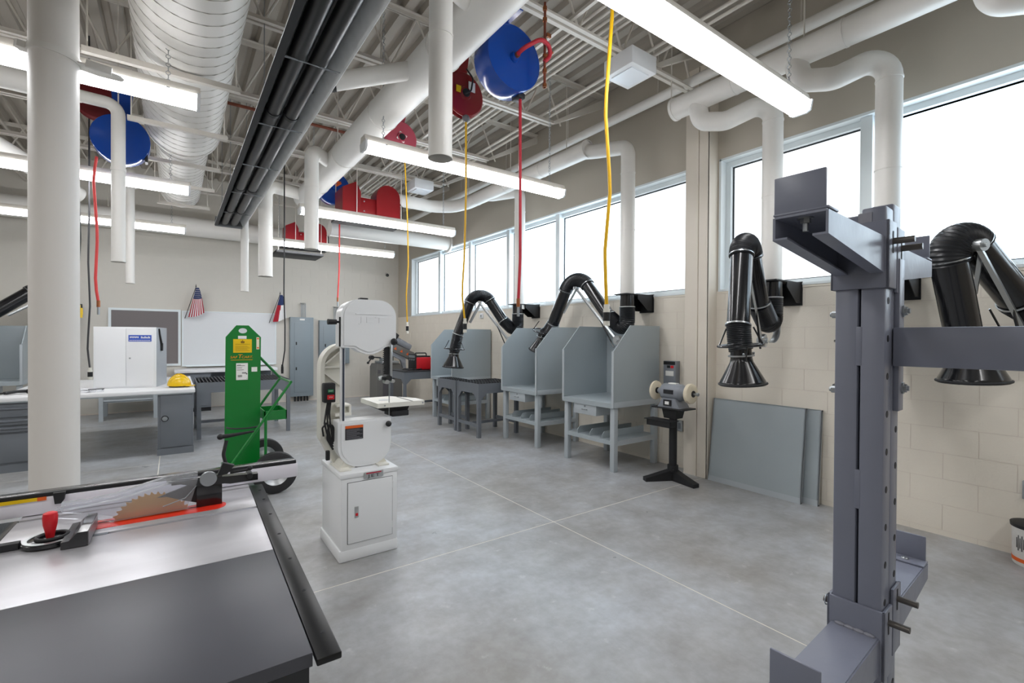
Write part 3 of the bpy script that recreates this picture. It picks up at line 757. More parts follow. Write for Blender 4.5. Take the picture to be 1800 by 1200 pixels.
# ------------------------------------------------------------------ red fan units on hung trays
def fan_unit(label, x, y, z, s=1.):
    t = thing('fan_unit', label, 'fan', (x, y, z))
    def P(q): return q.build
    MB().prism([(0, 0), (.30 * s, 0), (.30 * s, .44 * s), (.22 * s, .60 * s), (0.0, .48 * s)], 0, .45 * s).build('inlet_housing', RED, t)
    MB().box(.30 * s, .62 * s, .02, .43 * s, 0, .36 * s, .004).build('motor_cover', RED, t)
    pr = [(.56 * s, 0), (.98 * s, 0), (.98 * s, .42 * s)] + [(.77 * s + .21 * s * math.cos(a), .42 * s + .21 * s * math.sin(a)) for a in [PI * k / 10 for k in range(1, 10)]] + [(.56 * s, .42 * s)]
    MB().prism(pr, -.02, .30 * s).build('belt_guard', RED, t)
    MB().lathe([(.10 * s, 0), (.16 * s, .02), (.16 * s, .05)], (.77 * s, .30 * s, .36 * s), 'Y', 20).build('pulley', GALV, t)
    MB().box(-.05, 1.05 * s, -.06, .5 * s, -.03, 0).build('tray', BLKM, t)
    MB().sweep(fillet([(.98 * s, .1, .40 * s), (1.06 * s, .1, .36 * s), (1.06 * s, .1, .12 * s), (.98 * s, .1, .08 * s)], .06), .012, 8).build('cable', CABLE, t)
    b = MB()
    for q in ((.02, .48), (.98, .48), (.22, -.04), (.99, -.04)): b.cyl((q[0] * s, q[1] * s, -.03), (q[0] * s, q[1] * s, 4.9 - z), .007, 6)
    b.build('hanger_rod', STEEL, t)
    b = MB()
    for q in ((.36, .30), (.36, .14), (.44, .06), (.56, .05)): b.ball((q[0] * s, .018, q[1] * s), .013)
    b.build('bolt', ZINC, t)
fan_unit('large red fan unit with arched belt guard hung above the third strip light', 2.19, 7.72, 3.49, .98)
fan_unit('smaller red fan unit farther back, mostly hidden by a white drop pipe', 1.82, 10.35, 3.40, .80)
t = thing('hung_tray', 'flat black tray under the smaller red fan unit at the foot of a drop pipe', 'tray', (2.06, 10.5, 3.20))
MB().box(1.62, 2.50, 10.15, 10.85, 3.20, 3.25, .004).build('plate', BLKM, t, w=True)
rods('hanger_rod', t, [(x, y, 3.22) for x in (1.66, 2.46) for y in (10.19, 10.81)], 4.9)

# ================================================================== EXTRACTOR ARMS
def ribbed(b, pts, r, pitch=.014, amp=.0045, seg=20):
    P = resample(pts, pitch / 2); b.sweep(P, [r + (amp if i % 2 else -amp * .4) for i in range(len(P))], seg)
def lerp(a, b, t): return V(a).lerp(V(b), t)
def arm(label, wall, noz, low, apex, wrist, hood, hood_dir, r=.090, wall_dir=(1, 0), rodside=1, so=0.):
    """noz: outlet under the bracket; low: bottom of the first bend; apex: top bend; wrist: end of lower tube; hood: mouth centre"""
    t = thing('extractor_arm', label, 'extractor arm', wall)
    noz, low, apex, wrist, hood = map(V, (noz, low, apex, wrist, hood))
    wd = V((wall_dir[0], wall_dir[1], 0)); sd = V((-wall_dir[1], wall_dir[0], 0)); zt = noz.z + .16
    wp = V(wall)
    # bracket: top plate and two tapered cheeks
    b = MB()
    dist = (wp - noz).dot(wd)
    Mx = MX((( wd.x, sd.x, 0, noz.x), (wd.y, sd.y, 0, noz.y), (0, 0, 1, 0), (0, 0, 0, 1)))
    b.box(-.13, dist - .012, -.10, .10, zt - .012, zt, M=Mx)
    for s in (-1, 1):
        b.prism([(.08, zt - .012), (dist - .012, zt - .012), (dist - .012, zt - .20), (dist - .10, zt - .20), (.08, zt - .06)], s * .10, s * .094, 'XZ', M=Mx)
    b.box(dist - .012, dist, -.11, .11, zt - .22, zt + .01, M=Mx)
    b.build('wall_bracket', BLKM, t, w=True)
    b = MB(); b.sweep([noz + V((0, 0, .145)), noz + V((0, 0, .0))], r * .98, 24); b.build('swivel_collar', BLK, t, w=True)
    # first bend
    du = (apex - low).normalized(); s0 = noz + V((0, 0, .0)); s1 = low + du * .28
    b = MB(); P = fillet([s0, low + V((0, 0, -.02)) if (noz - low).to_2d().length < .02 else V((noz.x, noz.y, low.z)), s1], .17, 14)
    ribbed(b, P, r * 1.03); b.build('lower_flex_hose', FLEX, t, w=True)
    dd = (wrist - apex).normalized(); FL = .37; a0 = apex - du * FL; a1 = apex + dd * FL; bis = (dd - du).normalized(); half = du.angle(dd)
    el = fillet([a0 - du * .02, apex, a1 + dd * .02], 9, 20, .97); mid = el[len(el) // 2]
    b = MB(); b.sweep([s1, a0], r * .94, 28); b.build('upper_tube', BLK, t, w=True)
    b = MB(); ribbed(b, el, r * 1.05); b.build('elbow_flex_hose', FLEX, t, w=True)
    b = MB(); b.sweep([a1, wrist], r * .94, 28); b.build('lower_tube', BLK, t, w=True)
    hd = V(hood_dir).normalized(); h0 = hood - hd * .20
    b = MB(); ribbed(b, fillet([wrist - dd * .01, lerp(wrist, h0, .5) + dd * .02, h0 - hd * .06], .12, 8), r * .97); b.build('wrist_flex_hose', FLEX, t, w=True)
    # hood
    rot = V((0, 0, -1)).rotation_difference(hd).to_matrix().to_4x4()
    pr = [(r * .86, -.27), (r * .88, -.20), (r * .95, -.17), (.165, -.02), (.172, 0), (.168, .012), (.150, .006), (.10, -.08), (.05, -.14)]
    b = MB(); b.lathe([(p, -h) for p, h in pr][::1], hood, 'Z', 32, rot); bmesh.ops.recalc_face_normals(b.bm, faces=b.bm.faces[:]); ho = b.build('hood', BLK, t, w=True)
    b = MB(); b.M = MX.Translation(hood) @ rot; b.torus((0, 0, 0), .172, .008, 'Z', 32, 8); b.build('hood_rim', BLKM, ho, w=True)
    b = MB(); gc = hood - hd * .30; b.M = MX.Translation(gc) @ rot; b.torus((0, 0, 0), .165, .010, 'Z', 32, 8)
    for k in range(4):
        a = PI / 4 + k * PI / 2; c, s_ = math.cos(a), math.sin(a)
        b.cyl((.163 * c, .163 * s_, 0), (.10 * c, .10 * s_, .14 if k % 2 else -.12), .006, 6)
    b.build('guard_ring', BLK, t, w=True)
    b = MB()
    for p, d in ((noz, V((0, 0, 1))), (s1, du), (a0, du), (a1, dd), (wrist, dd), (h0 - hd * .02, hd)): ring(b, p, d, r, .006, .012, 24)
    b.build('hose_clamp', ALU, t, w=True)
    # support rods under the tubes with pivot plates
    side = du.cross(dd).normalized() * rodside
    def under(d, o): n = d.cross(side).normalized(); return n if n.dot(V(o)) > 0 else -n
    inner = ((low + wrist) / 2 - apex)
    u1, u2 = under(du, inner), under(dd, inner); piv = mid + bis * (r * 1.05 + .01) if not so else mid + bis * .03 + side * so
    lowp = low - V((0, 0, .06)) + u1 * .02
    def bar(a, c, nm, m, w_=.022, th=.010):
        q = MB(); q.sweep([a, c], [w_, w_], 4, True, th / w_, up=side.cross((V(c) - V(a)).normalized())); return q.build(nm, m, t, w=True)
    bar(lowp + u1 * .05, piv + u1 * .01, 'support_bar', ALU)
    bar(piv + u2 * .02, lerp(a1, wrist, .55) + u2 * (r + .03), 'support_bar', ALU)
    for p, rr in ((piv, .035), (lowp + u1 * .03, .06)):
        q = MB(); q.sweep([p - side * .03, p + side * .03], rr, 20); q.sweep([p - side * .045, p + side * .045], rr * .4, 12); q.build('pivot_plate', ALU, t, w=True)
    q = MB(); m0 = lerp(lowp, piv, .42) + u1 * .03; q.sweep([m0, lowp + u1 * .12 - V((0, 0, .03))], .009, 8); q.build('spring_strut', BLK, t, w=True)
    # curved steel strap hugging the first bend
    q = MB(); P = fillet([noz + V((0, 0, .02)) - wd * -(r + .02), V((noz.x, noz.y, low.z)) + wd * (r + .02) - V((0, 0, r + .02)), lowp + u1 * .03], .2, 10)
    q.sweep(P, [.03] * len(P), 4, True, .25, up=side); q.build('curved_strap', ALU, t, w=True)
    b = MB()
    for k in (-1, 1): b.ball(hood - hd * .235 + rot.to_3x3() @ V((.075 * k, -.06, 0)), .010, seg=8, n=5)
    b.build('bolt', ZINC, t, w=True)
    return t
arm('black extractor arm with its hood hanging over the black-grate tables', (XR, 6.20, 2.06), (4.57, 6.20, 1.94), (4.50, 6.25, 1.60), (4.05, 6.62, 2.47), (3.80, 6.82, 1.60), (3.74, 6.87, 1.06), (-.06, .03, -1))
arm('black extractor arm arching above the booth by the grinder, hood hidden by panels', (XR, 3.91, 2.06), (4.57, 3.91, 1.94), (4.57, 4.02, 1.62), (4.55, 4.84, 2.55), (4.55, 5.29, 1.76), (4.50, 5.53, 1.36), (0, .3, -1))
arm('folded black extractor arm hanging above the leaning grey sheets', (XR, 2.17, 2.06), (4.57, 2.17, 1.94), (4.42, 2.17, 1.62), (3.90, 2.09, 2.60), (3.63, 1.98, 1.66), (3.64, 1.945, 1.20), (.06, -.03, -1))
arm('black extractor arm mostly hidden behind the grey rack post', (XR, 1.28, 2.06), (4.57, 1.28, 1.94), (4.50, 1.27, 1.62), (3.98, 1.18, 2.16), (3.72, 1.16, 1.64), (3.70, 1.155, 1.24), (0, 0, -1))
arm('large black extractor arm with its hood just below the rack beam', (XR, .36, 2.06), (4.62, .36, 1.98), (4.45, .46, 1.62), (3.66, .80, 2.38), (3.96, .73, 1.58), (4.04, .70, 1.30), (.05, -.02, -1), r=.097, so=.115)
arm('black extractor arm on the back wall, partly behind the thick white column', (-1.55, YB, 2.10), (-1.55, 11.80, 1.98), (-1.6, 11.72, 1.66), (-1.72, 11.35, 2.52), (-2.62, 11.2, 1.72), (-2.8, 11.2, 1.36), (-.1, 0, -1), wall_dir=(0, 1), r=.112)

# ================================================================== WELDING BOOTHS AND TABLES
def booth(label, loc, rz):
    """front faces local -X; origin on the floor at the middle of the front edge"""
    t = thing('welding_booth', label, 'booth', loc, rz, 'welding booths')
    W, D, H = .425, .80, .80
    b = MB().box(-.03, D, -W, W, H - .012, H, .003); b.box(-.03, -.015, -W, W, H - .06, H - .006); b.build('tabletop', GREYB, t)
    for sx in (.0, D - .07):
        for s in (-1, 1):
            MB().box(sx, sx + .065, s * (W - .065), s * W, 0, H - .012, .004).build('leg', GREYL, t)
    poly = [(-.03, H - .055), (D, H - .055), (D, 1.705), (.26, 1.705), (-.03, 1.40)]
    for s in (-1, 1):
        p = MB().prism(poly, s * W, s * (W + .012)).build('side_panel', GREYB, t)
        MB().box(-.02, D, s * (W + .012), s * (W + .018), H - .055, H + .012, .002).build('panel_flange', GREYL, p)
        MB().box(-.032, -.02, s * (W - .02), s * (W + .012), H - .05, 1.40).build('front_flange', GREYL, p)
    MB().box(D - .012, D, -W, W, H, 1.705).build('back_panel', GREYB, t)
    dr = MB().box(-.015, .30, -.15, .23, H - .185, H - .05, .004).build('drawer', GREYL, t)
    MB().sweep(fillet([(-.015, .0, H - .125), (-.035, .0, H - .125), (-.035, .08, H - .125), (-.015, .08, H - .125)], .01, 3), .005, 6).build('handle', ZINC, dr)
    MB().sweep([(-.015, .04, H - .085), (-.022, .04, H - .085)], .010, 12).build('lock', ZINC, dr)
    sh = MB().box(0.01, D - .01, -W + .01, W - .01, .345, .358).box(.0, .015, -W + .06, W - .06, .31, .36).build('shelf', GREYB, t)
    for s in (-1, 1): MB().box(.06, D - .06, s * W - .012 * s, s * W, .30, .36).build('side_rail', GREYL, t)
    for y in (-.22, -.02, .2):
        MB().prism([(.02, .358), (D - .02, .358), (D - .02, .44), (.06, .44), (.02, .40)], y, y + .008).build('divider', GREYB, sh)
    return t
bo = booth('grey three-sided welding booth with drawer, right beside the bench grinder', (4.11, 4.12, 0), 0)
dup(bo, (4.14, 5.565, 0), 'middle one of the three grey welding booths along the windows')
dup(bo, (4.12, 7.98, 0), 'grey welding booth behind the two black-grate tables')
dup(bo, (-2.42, 10.75, 0), 'grey welding booth against the back wall behind the white workbench', R(90))

def gusset_table(label, x0, x1, y0, y1, h, top, bars=None, shelf=None, cat='table', group=None, m=GREYD):
    t = thing('steel_table', label, cat, ((x0 + x1) / 2, (y0 + y1) / 2, 0), 0, group)
    a = .16; L = .055; g = .10
    for x, sx in ((x0, 1), (x1, -1)):
        for y, sy in ((y0, 1), (y1, -1)):
            b = MB(); b.box(x, x + sx * L, y, y + sy * L, 0, h - .02)
            b.prism([(x + sx * L, h - a), (x + sx * (L + g), h - a), (x + sx * L, h - a - g)], y + sy * .001, y + sy * .008)
            b.prism([(y + sy * L, h - a), (y + sy * (L + g), h - a), (y + sy * L, h - a - g)], x + sx * .001, x + sx * .008, 'YZ')
            b.build('leg', m, t, w=True)
    b = MB()
    i_ = .002
    for q in ((x0 + i_, x1 - i_, y0 + i_, y0 + .01), (x0 + i_, x1 - i_, y1 - .01, y1 - i_), (x0 + i_, x0 + .01, y0 + .01, y1 - .01), (x1 - .01, x1 - i_, y0 + .01, y1 - .01)): b.box(*q, h - a, h - .004)
    b.build('apron', m, t, w=True)
    if top == 'grate':
        n = bars or int((x1 - x0) / .05)
        for k in range(n):
            x = x0 + .02 + (x1 - x0 - .04) * (k + .5) / n; b = MB()
            if n < 20:
                pts = [(x + .010 * (1 if j % 2 else -1), y0 + .015 + (y1 - y0 - .03) * j / 14) for j in range(15)]
                for p, q in zip(pts, pts[1:]): b.prism([p, q, (q[0] + .012, q[1]), (p[0] + .012, p[1])], h - .04, h + .004, 'XY')
            else: b.box(x - .006, x + .006, y0 + .01, y1 - .01, h - .04, h + .002)
            b.build('grate_bar', GRID, t, w=True, smooth=0)
        MB().box(x0 + .01, x1 - .01, y0 + .01, y1 - .01, h - .13, h - .12).build('slag_tray', GRID, t, w=True)
    else:
        MB().box(x0 - .01, x1 + .01, y0 - .01, y1 + .01, h - .01, h + .008, .003).build('tabletop', GRID, t, w=True)
    b = MB(); zr = .16
    b.box(x0 + .005, x0 + .035, y0 + L, y1 - L, zr, zr + .05); b.box(x1 - .035, x1 - .005, y0 + L, y1 - L, zr, zr + .05); b.box(x0 + L, x1 - L, (y0 + y1) / 2 - .02, (y0 + y1) / 2 + .02, zr, zr + .04)
    b.build('stretcher', m, t, w=True)
    return t
gusset_table('dark grey table with black wavy grate, nearer of the two before the far booth', 3.79, 4.56, 6.15, 6.83, .84, 'grate', 14)
gusset_table('dark grey table with black wavy grate, farther of the two before the far booth', 3.79, 4.06, 6.87, 7.52, .84, 'grate', 6)
gusset_table('long dark grey table with black slatted top behind the green cart', .27, 1.55, 8.40, 9.55, .855, 'grate', 26)
gusset_table('dark grey table carrying a red welder in the far right corner', 3.72, 4.86, 8.86, 9.62, .86, 'solid')
t = thing('welding_machine', 'red welding machine standing on the dark table in the far corner', 'welder', (4.22, 9.2, .868))
MB().box(4.06, 4.40, 9.02, 9.44, .88, 1.13, .012).build('case', REDB, t, w=True)
MB().box(4.05, 4.07, 9.03, 9.43, .885, 1.20, .008).box(4.05, 4.40, 9.08, 9.38, 1.13, 1.16).build('front_frame', BLKM, t, w=True)
MB().sweep(fillet([(4.10, 9.2, 1.15), (4.10, 9.2, 1.215), (4.36, 9.2, 1.215), (4.36, 9.2, 1.15)], .03), .013, 8).build('handle', BLKM, t, w=True)
b = MB()
for k in range(3): b.cyl((4.04, 9.12 + k * .1, 1.08), (4.055, 9.12 + k * .1, 1.08), .02, 12)
b.box(4.042, 4.052, 9.08, 9.38, 1.12, 1.17); b.build('control_knob', ZINC, t, w=True)
b = MB()
for s in (9.06, 9.36): b.box(4.08, 4.38, s, s + .03, .868, .88)
b.build('foot', BLKM, t, w=True)
random.seed(3)
P = [V((3.86 + .10 * math.cos(k * .7) * (1 + k * .02) + .012 * k, 9.10 + .13 * math.sin(k * .7), .885 + .006 * (k % 3))) for k in range(24)]
o = MB().sweep(resample(fillet(P, .05, 3), .03), .011, 7).build('welding_cable', CABLE); tag(o, 'heap of black welding cable lying left of the red welder', 'cable')

# ================================================================== BACK WALL
t = thing('tackboard', 'grey fabric tackboard with white frame on the back wall', 'board', (-.48, YB, .92))
MB().box(-1.02, .07, YB - .02, YB - .004, .96, 2.06).build('panel', TACK, t, w=True)
b = MB()
for q in ((-1.06, .11, .92, .965), (-1.06, .11, 2.055, 2.10), (-1.06, -1.015, .965, 2.055), (.065, .11, .965, 2.055)): b.box(q[0], q[1], YB - .03, YB - .002, q[2], q[3])
b.build('frame', FRAME, t, w=True)
t = thing('whiteboard', 'large blank whiteboard with thin metal frame between two small flags', 'whiteboard', (1.04, YB, .90))
MB().box(.15, 1.92, YB - .02, YB - .004, .92, 2.07).build('panel', BOARD, t, w=True)
b = MB()
for q in ((.13, 1.94, .90, .93), (.13, 1.94, 2.065, 2.085), (.13, .155, .93, 2.065), (1.915, 1.94, .93, 2.065)): b.box(q[0], q[1], YB - .028, YB - .002, q[2], q[3])
b.build('frame', FRAME, t, w=True)
MB().box(.2, 1.88, YB - .09, YB - .02, .895, .91).build('pen_tray', FRAME, t, w=True)
def flag(name, label, x, z, kind):
    y = YB - .22
    t = thing(name, label, 'flag', (x, YB - .03, z - .62))
    top = V((x + .03, y - .05, z)); foot = V((x - .16, YB - .03, z - .66))
    MB().sweep([foot, top], .006, 8).build('staff', BLKM, t, w=True)
    MB().prism([(-.012, 0), (.012, 0), (0, .07)], -.004, .004, M=MX.Translation(top)).build('finial', BLKM, t, w=True)
    rows, cols = 16, 13; g = []
    for i in range(rows + 1):
        v = i / rows; row = []
        a = top.lerp(V((x - .10, y + .06, z - .62)), v)
        for j in range(cols + 1):
            u = j / cols; w_ = .05 + .23 * v ** .8
            row.append(a + V((u * w_, .025 * math.sin(u * 9 + v * 2) * v - .02 * u, -.015 - .06 * v * (1 - u) * 0 + .10 * u * v * v - .03 * math.sin(u * PI) * v)))
        g.append(row)
    if kind == 'us':
        cl = MB().quads(g, lambda i, j: 0 if i < 6 else (1 if j % 2 == 0 else 2)).build('cloth', [NAVY, CREDC, CWHT], t, w=True, smooth=60)
        b = MB()
        for i in range(1, 6):
            for j in range(1 + i % 2, 13, 2):
                p = V(g[i][j]); b.prism([(p.x + .007 * math.cos(q * 2 * PI / 5 + PI / 2) * (1 if q == int(q) else .45), p.z + .007 * math.sin(q * 2 * PI / 5 + PI / 2) * (1 if q == int(q) else .45)) for q in [k / 2 for k in range(10)]], p.y - .004, p.y - .002)
        b.build('star', CWHT, cl, w=True, smooth=0)
    else:
        MB().quads(g, lambda i, j: 0 if i < 6 else (1 if j < 6 - i * .12 else 2)).build('cloth', [NAVY, CREDC, CWHT], t, w=True, smooth=60)
flag('small_flag', 'small flag with red and white stripes and starred blue canton above the whiteboard', .34, 2.58, 'us')
flag('small_flag', 'small blue, white and red flag at the right end of the whiteboard', 1.95, 2.52, 'tx')
def epanel(label, x0, x1, z0, z1, nc, handles):
    t = thing('electric_panel', label, 'electric panel', ((x0 + x1) / 2, YB - .12, z0))
    MB().box(x0, x1, YB - .14, YB - .002, z0, z1, .004).build('box', PANELG, t, w=True)
    MB().box(x0 + .09, x1 - .09, YB - .148, YB - .14, z0 + .10, z1 - .13, .003).build('door', PANELG, t, w=True)
    MB().box((x0 + x1) / 2 - .05, (x0 + x1) / 2 + .06, YB - .146, YB - .14, z1 - .075, z1 - .035).build('label', PAPER, t, w=True)
    for hz in handles: MB().box(x0 + .12, x0 + .145, YB - .16, YB - .148, hz, hz + .07).build('latch', BLKM, t, w=True)
    for k in range(nc):
        xx = (x0 + x1) / 2 + .03 * k
        MB().sweep(fillet([(xx, YB - .07, z1), (xx, YB - .07, z1 + .32), (xx, YB - .014, z1 + .35)], .04, 4), .009, 8).build('conduit', ZINC, t, w=True)
    if z0 < .2:
        b = MB()
        for k in range(5): b.cyl((x0 + .12 + k * .07, YB - .07, 0), (x0 + .12 + k * .07, YB - .07, z0), .02, 10)
        b.build('floor_conduit', BLKM, t, w=True)
epanel('tall grey electric panel reaching nearly to the floor on the back wall', 2.22, 2.74, .12, 2.01, 4, (.75, 1.35))
epanel('shorter grey electric panel behind the bandsaw on the back wall', 2.88, 3.60, .88, 1.95, 7, (1.30,))
t = thing('dome_camera', 'small black dome camera on the back wall near the right corner', 'camera', (4.62, YB, 3.19))
MB().lathe([(.055, 0), (.055, -.03), (.04, -.045)], (4.62, YB, 3.22), 'Y', 20).build('base', mat('camera_base', 'cfccc6', .4), t, w=True)
MB().ball((4.62, YB - .05, 3.20), .042).build('dome', BLK, t, w=True)
# white-topped counter below the boards
t = thing('counter', 'white-topped grey counter against the back wall below the whiteboard', 'counter', (.95, 11.85, 0))
MB().box(.0, 1.86, 11.5, YB - .03, .80, .86, .004).build('worktop', WLAM, t, w=True)
MB().box(.03, .62, 11.55, YB - .05, .08, .80).build('base_cabinet', GREYD, t, w=True)
MB().box(.05, .60, 11.538, 11.55, .12, .76).build('door', GREYD, t, w=True)
for x in (1.2, 1.76): MB().box(x, x + .06, 11.55, 11.61, 0, .80).build('leg', GREYD, t, w=True)
MB().box(.62, 1.82, YB - .09, YB - .07, .4, .80).build('modesty_panel', GREYD, t, w=True)
MB().box(.03, .62, 11.58, 11.6, 0, .08).build('plinth', BLKM, t, w=True)
t = thing('steel_table', 'light grey table with lower shelf seen under the white workbench', 'table', (-.68, 11.5, 0))
MB().box(-1.12, -.24, 11.1, 11.9, .77, .80).build('tabletop', GREYL, t, w=True)
for x in (-1.10, -.32):
    for y in (11.12, 11.82): MB().box(x, x + .06, y, y + .06, 0, .77).build('leg', GREYL, t, w=True)
MB().box(-1.08, -.28, 11.13, 11.17, .33, .38).box(-1.08, -.28, 11.13, 11.87, .34, .352).build('shelf', GREYL, t, w=True)
# horizontal metal-cutting bandsaw
t = thing('metal_bandsaw', 'grey horizontal metal-cutting bandsaw with raised head in the far right corner', 'saw', (4.25, 11.4, 0))
b = MB(); b.prism([(3.98, 0), (4.60, 0), (4.60, .80), (4.54, .92), (4.02, .92), (3.98, .84)], 11.1, 11.6); b.build('base', BROWNG, t, w=True)
b = MB(); b.box(4.12, 4.30, 11.09, 11.10, .1, .80).box(4.00, 4.06, 11.09, 11.10, .70, .78); b.build('door', mat('saw_door', '58565a', .5), t, w=True)
MB().box(4.08, 4.50, 11.05, 11.55, .92, .98, .01).box(4.1, 4.34, 11.08, 11.3, .98, 1.06, .01).build('vise_bed', ZINC, t, w=True)
b = MB(); b.sweep([(3.80, 11.2, .95), (3.90, 11.2, 1.08), (4.1, 11.2, 1.06)], .016, 8).ball((3.80, 11.2, .95), .03); b.cyl((3.88, 11.14, 1.07), (3.88, 11.26, 1.07), .05, 14); b.build('vise_handle', BLKM, t, w=True)
M = MX.Translation((4.42, 11.3, 1.30)) @ MX.Rotation(R(24), 4, 'Y')
MB().box(-.10, .56, -.09, .09, -.10, .10, .02, M=M).build('saw_head', BROWNG, t, w=True)
b = MB()
for k in range(3): b.prism([(.02 + k * .17, -.03), (.09 + k * .17, -.03), (.055 + k * .17, .04)], -.094, -.090, M=M)
b.build('orange_mark', ORANGE, t, w=True)
MB().sweep([M @ V((.0, 0, .20)), M @ V((.42, 0, .17))], .085, 18).build('motor', MACH, t, w=True)
MB().sweep([M @ V((-.08, -.02, .28)), M @ V((.0, -.02, .26))], .085, 16).build('motor_pulley', BLKM, t, w=True)
b = MB(); b.prism([(-.06, -.10), (.40, -.10), (.52, -.34), (.45, -.36), (.30, -.20), (-.02, -.18)], -.05, .03, M=M); b.build('blade_guide_arm', MACH, t, w=True)
MB().sweep([(4.42, 11.35, .92), (4.40, 11.35, 1.30)], .06, 14).build('pivot_post', BROWNG, t, w=True)
t.location -= V((.15, .4, 0))
# small wall fittings
def wallbox(name, label, cat, y, z, w_, h_, d, m, parts=()):
    t = thing(name, label, cat, (XR, y, z))
    MB().box(XR - d, XR - .001, y - w_ / 2, y + w_ / 2, z, z + h_, .004).build('plate', m, t, w=True)
    for nm, pm, q in parts: MB().box(XR - d - .006, XR - d, y + q[0], y + q[1], z + q[2], z + q[3]).build(nm, pm, t, w=True)
wallbox('thermostat', 'small white square sensor on the wall under the far windows', 'sensor', 7.90, 1.93, .11, .10, .03, WHITE, [('dial', ZINC, (-.02, .02, .03, .07))])
wallbox('outlet', 'grey outlet plate low on the wall behind the grinder stand', 'outlet', 3.42, .44, .12, .13, .03, ZINC, [('socket', GREYD, (-.04, -.008, .03, .10)), ('socket', GREYD, (.008, .04, .03, .10))])
wallbox('outlet', 'grey outlet box low on the wall above the paint pail', 'outlet', .53, .42, .12, .13, .03, ZINC, [('socket', GREYD, (-.04, .04, .03, .10))])
wallbox('disconnect_box', 'grey switch box with black label on the wall behind the grinder', 'switch box', 3.50, 1.0, .17, .28, .09, MACH, [('header', BLKM, (-.08, .08, .235, .275)), ('red_button', REDB, (-.06, -.02, .195, .225)), ('black_button', BLKM, (-.01, .03, .195, .225)), ('label', PAPER, (-.06, .05, .10, .16))])
t = thing('wall_outlet', 'metal outlet on the back wall behind the hanging dark cord', 'outlet', (-1.55, YB, 1.05))
b = MB(); b.box(-1.61, -1.49, YB - .04, YB - .001, 1.02, 1.18, .004); b.build('plate', ZINC, t, w=True)
MB().box(-1.585, -1.515, YB - .046, YB - .04, 1.05, 1.15).build('socket', INK, t, w=True)

# ================================================================== WORKBENCH AND WHAT STANDS ON IT
t = thing('workbench', 'long white-topped workbench with dark grey drawers, cupboard and a locker standing on it', 'workbench', (-.7, 8.7, 0))
MB().box(-1.65, .225, 7.53, 9.98, .800, .845, .004).build('worktop', WLAM, t, w=True)
MB().box(-1.64, .215, 7.545, 9.97, .786, .800).build('edge_strip', GREYL, t, w=True)
c = MB().box(-.175, .205, 7.575, 8.25, .0, .788, .004).build('cupboard', GREYD, t, w=True)
d = MB().box(-.145, .185, 7.56, 7.58, .10, .775, .004).build('door', GREYD, c, w=True)
b = MB(); b.lathe([(.040, 0), (.038, -.012), (.030, -.014)], (-.10, 7.562, .475), 'Y', 24); b.build('latch_bezel', BLKM, c, w=True)
b = MB(); b.lathe([(.030, 0), (.028, -.012), (.0, -.016)], (-.10, 7.55, .475), 'Y', 20); b.box(-.122, -.078, 7.53, 7.54, .468, .482, .002); b.build('latch', ZINC, c, w=True)
MB().box(-.18, .21, 7.565, 7.60, 0, .085).build('plinth', GREYD, c, w=True)
dc = MB().box(-1.62, -1.16, 7.575, 8.25, 0, .788, .004).build('drawer_unit', GREYD, t, w=True)
for z0, z1 in ((.625, .735), (.535, .595), (.455, .515), (.115, .435)):
    q = MB().box(-1.60, -1.18, 7.555, 7.58, z0, z1, .004).build('drawer', GREYD, dc, w=True)
    if z1 - z0 < .2: MB().prism([(7.555, z1), (7.535, z1 - .004), (7.535, z1 - .02), (7.541, z1 - .02), (7.545, z1 - .008), (7.555, z1 - .008)], -1.59, -1.19, 'YZ').build('drawer_pull', GREYD, t, w=True)
MB().box(-1.625, -1.155, 7.565, 7.6, 0, .09).build('plinth', GREYD, dc, w=True)
for x in (-1.6, .14): MB().box(x, x + .05, 9.88, 9.93, 0, .788).build('leg', GREYL, t, w=True)
MB().box(-1.6, .19, 9.93, 9.95, .68, .788).build('rear_rail', GREYL, t, w=True)

t = thing('locker', 'white two-door metal locker standing on the workbench', 'locker', (-.53, 8.15, .845), R(-10))
MB().box(-.335, .335, 0, .62, 0, .82, .004).build('body', mat('locker_side', 'adb2b8', .4, var=.02), t)
MB().box(-.335, .335, -.012, 0, 0, .82, .003).build('front_frame', WHITE, t)
MB().box(-.315, .005, -.022, -.010, .02, .80, .003).build('door', WHITE, t)
dr = MB().box(.011, .315, -.022, -.010, .02, .80, .003).build('door', WHITE, t)
MB().sweep([(.05, -.022, .40), (.05, -.032, .40)], .010, 12).build('lock', ZINC, dr)
lb = MB().box(.035, .285, -.026, -.022, .625, .712).build('blue_label', mat('label_blue', '3f5fc0', .45, var=.1, scale=25), t)
b = MB()
for k in range(7): b.box(.05 + k * .014, .060 + k * .014, -.0275, -.026, .672 + .004 * (k % 2), .693)
for k in range(8): b.box(.17 + k * .013, .179 + k * .013, -.0275, -.026, .668, .696 - .006 * (k % 3))
for k in range(14): b.box(.045 + k * .0165, .058 + k * .0165, -.0275, -.026, .636, .643)
b.build('label_print', PAPER, lb, smooth=0)
MB().sweep(fillet([(.338, .12, .80), (.342, .15, .72), (.348, .22, .6), (.345, .26, .5)], .05), .014, 8).build('hung_cord', CABLE, t)
MB().box(.337, .36, .22, .28, .49, .60, .006).build('cord_plug', BLKM, t)

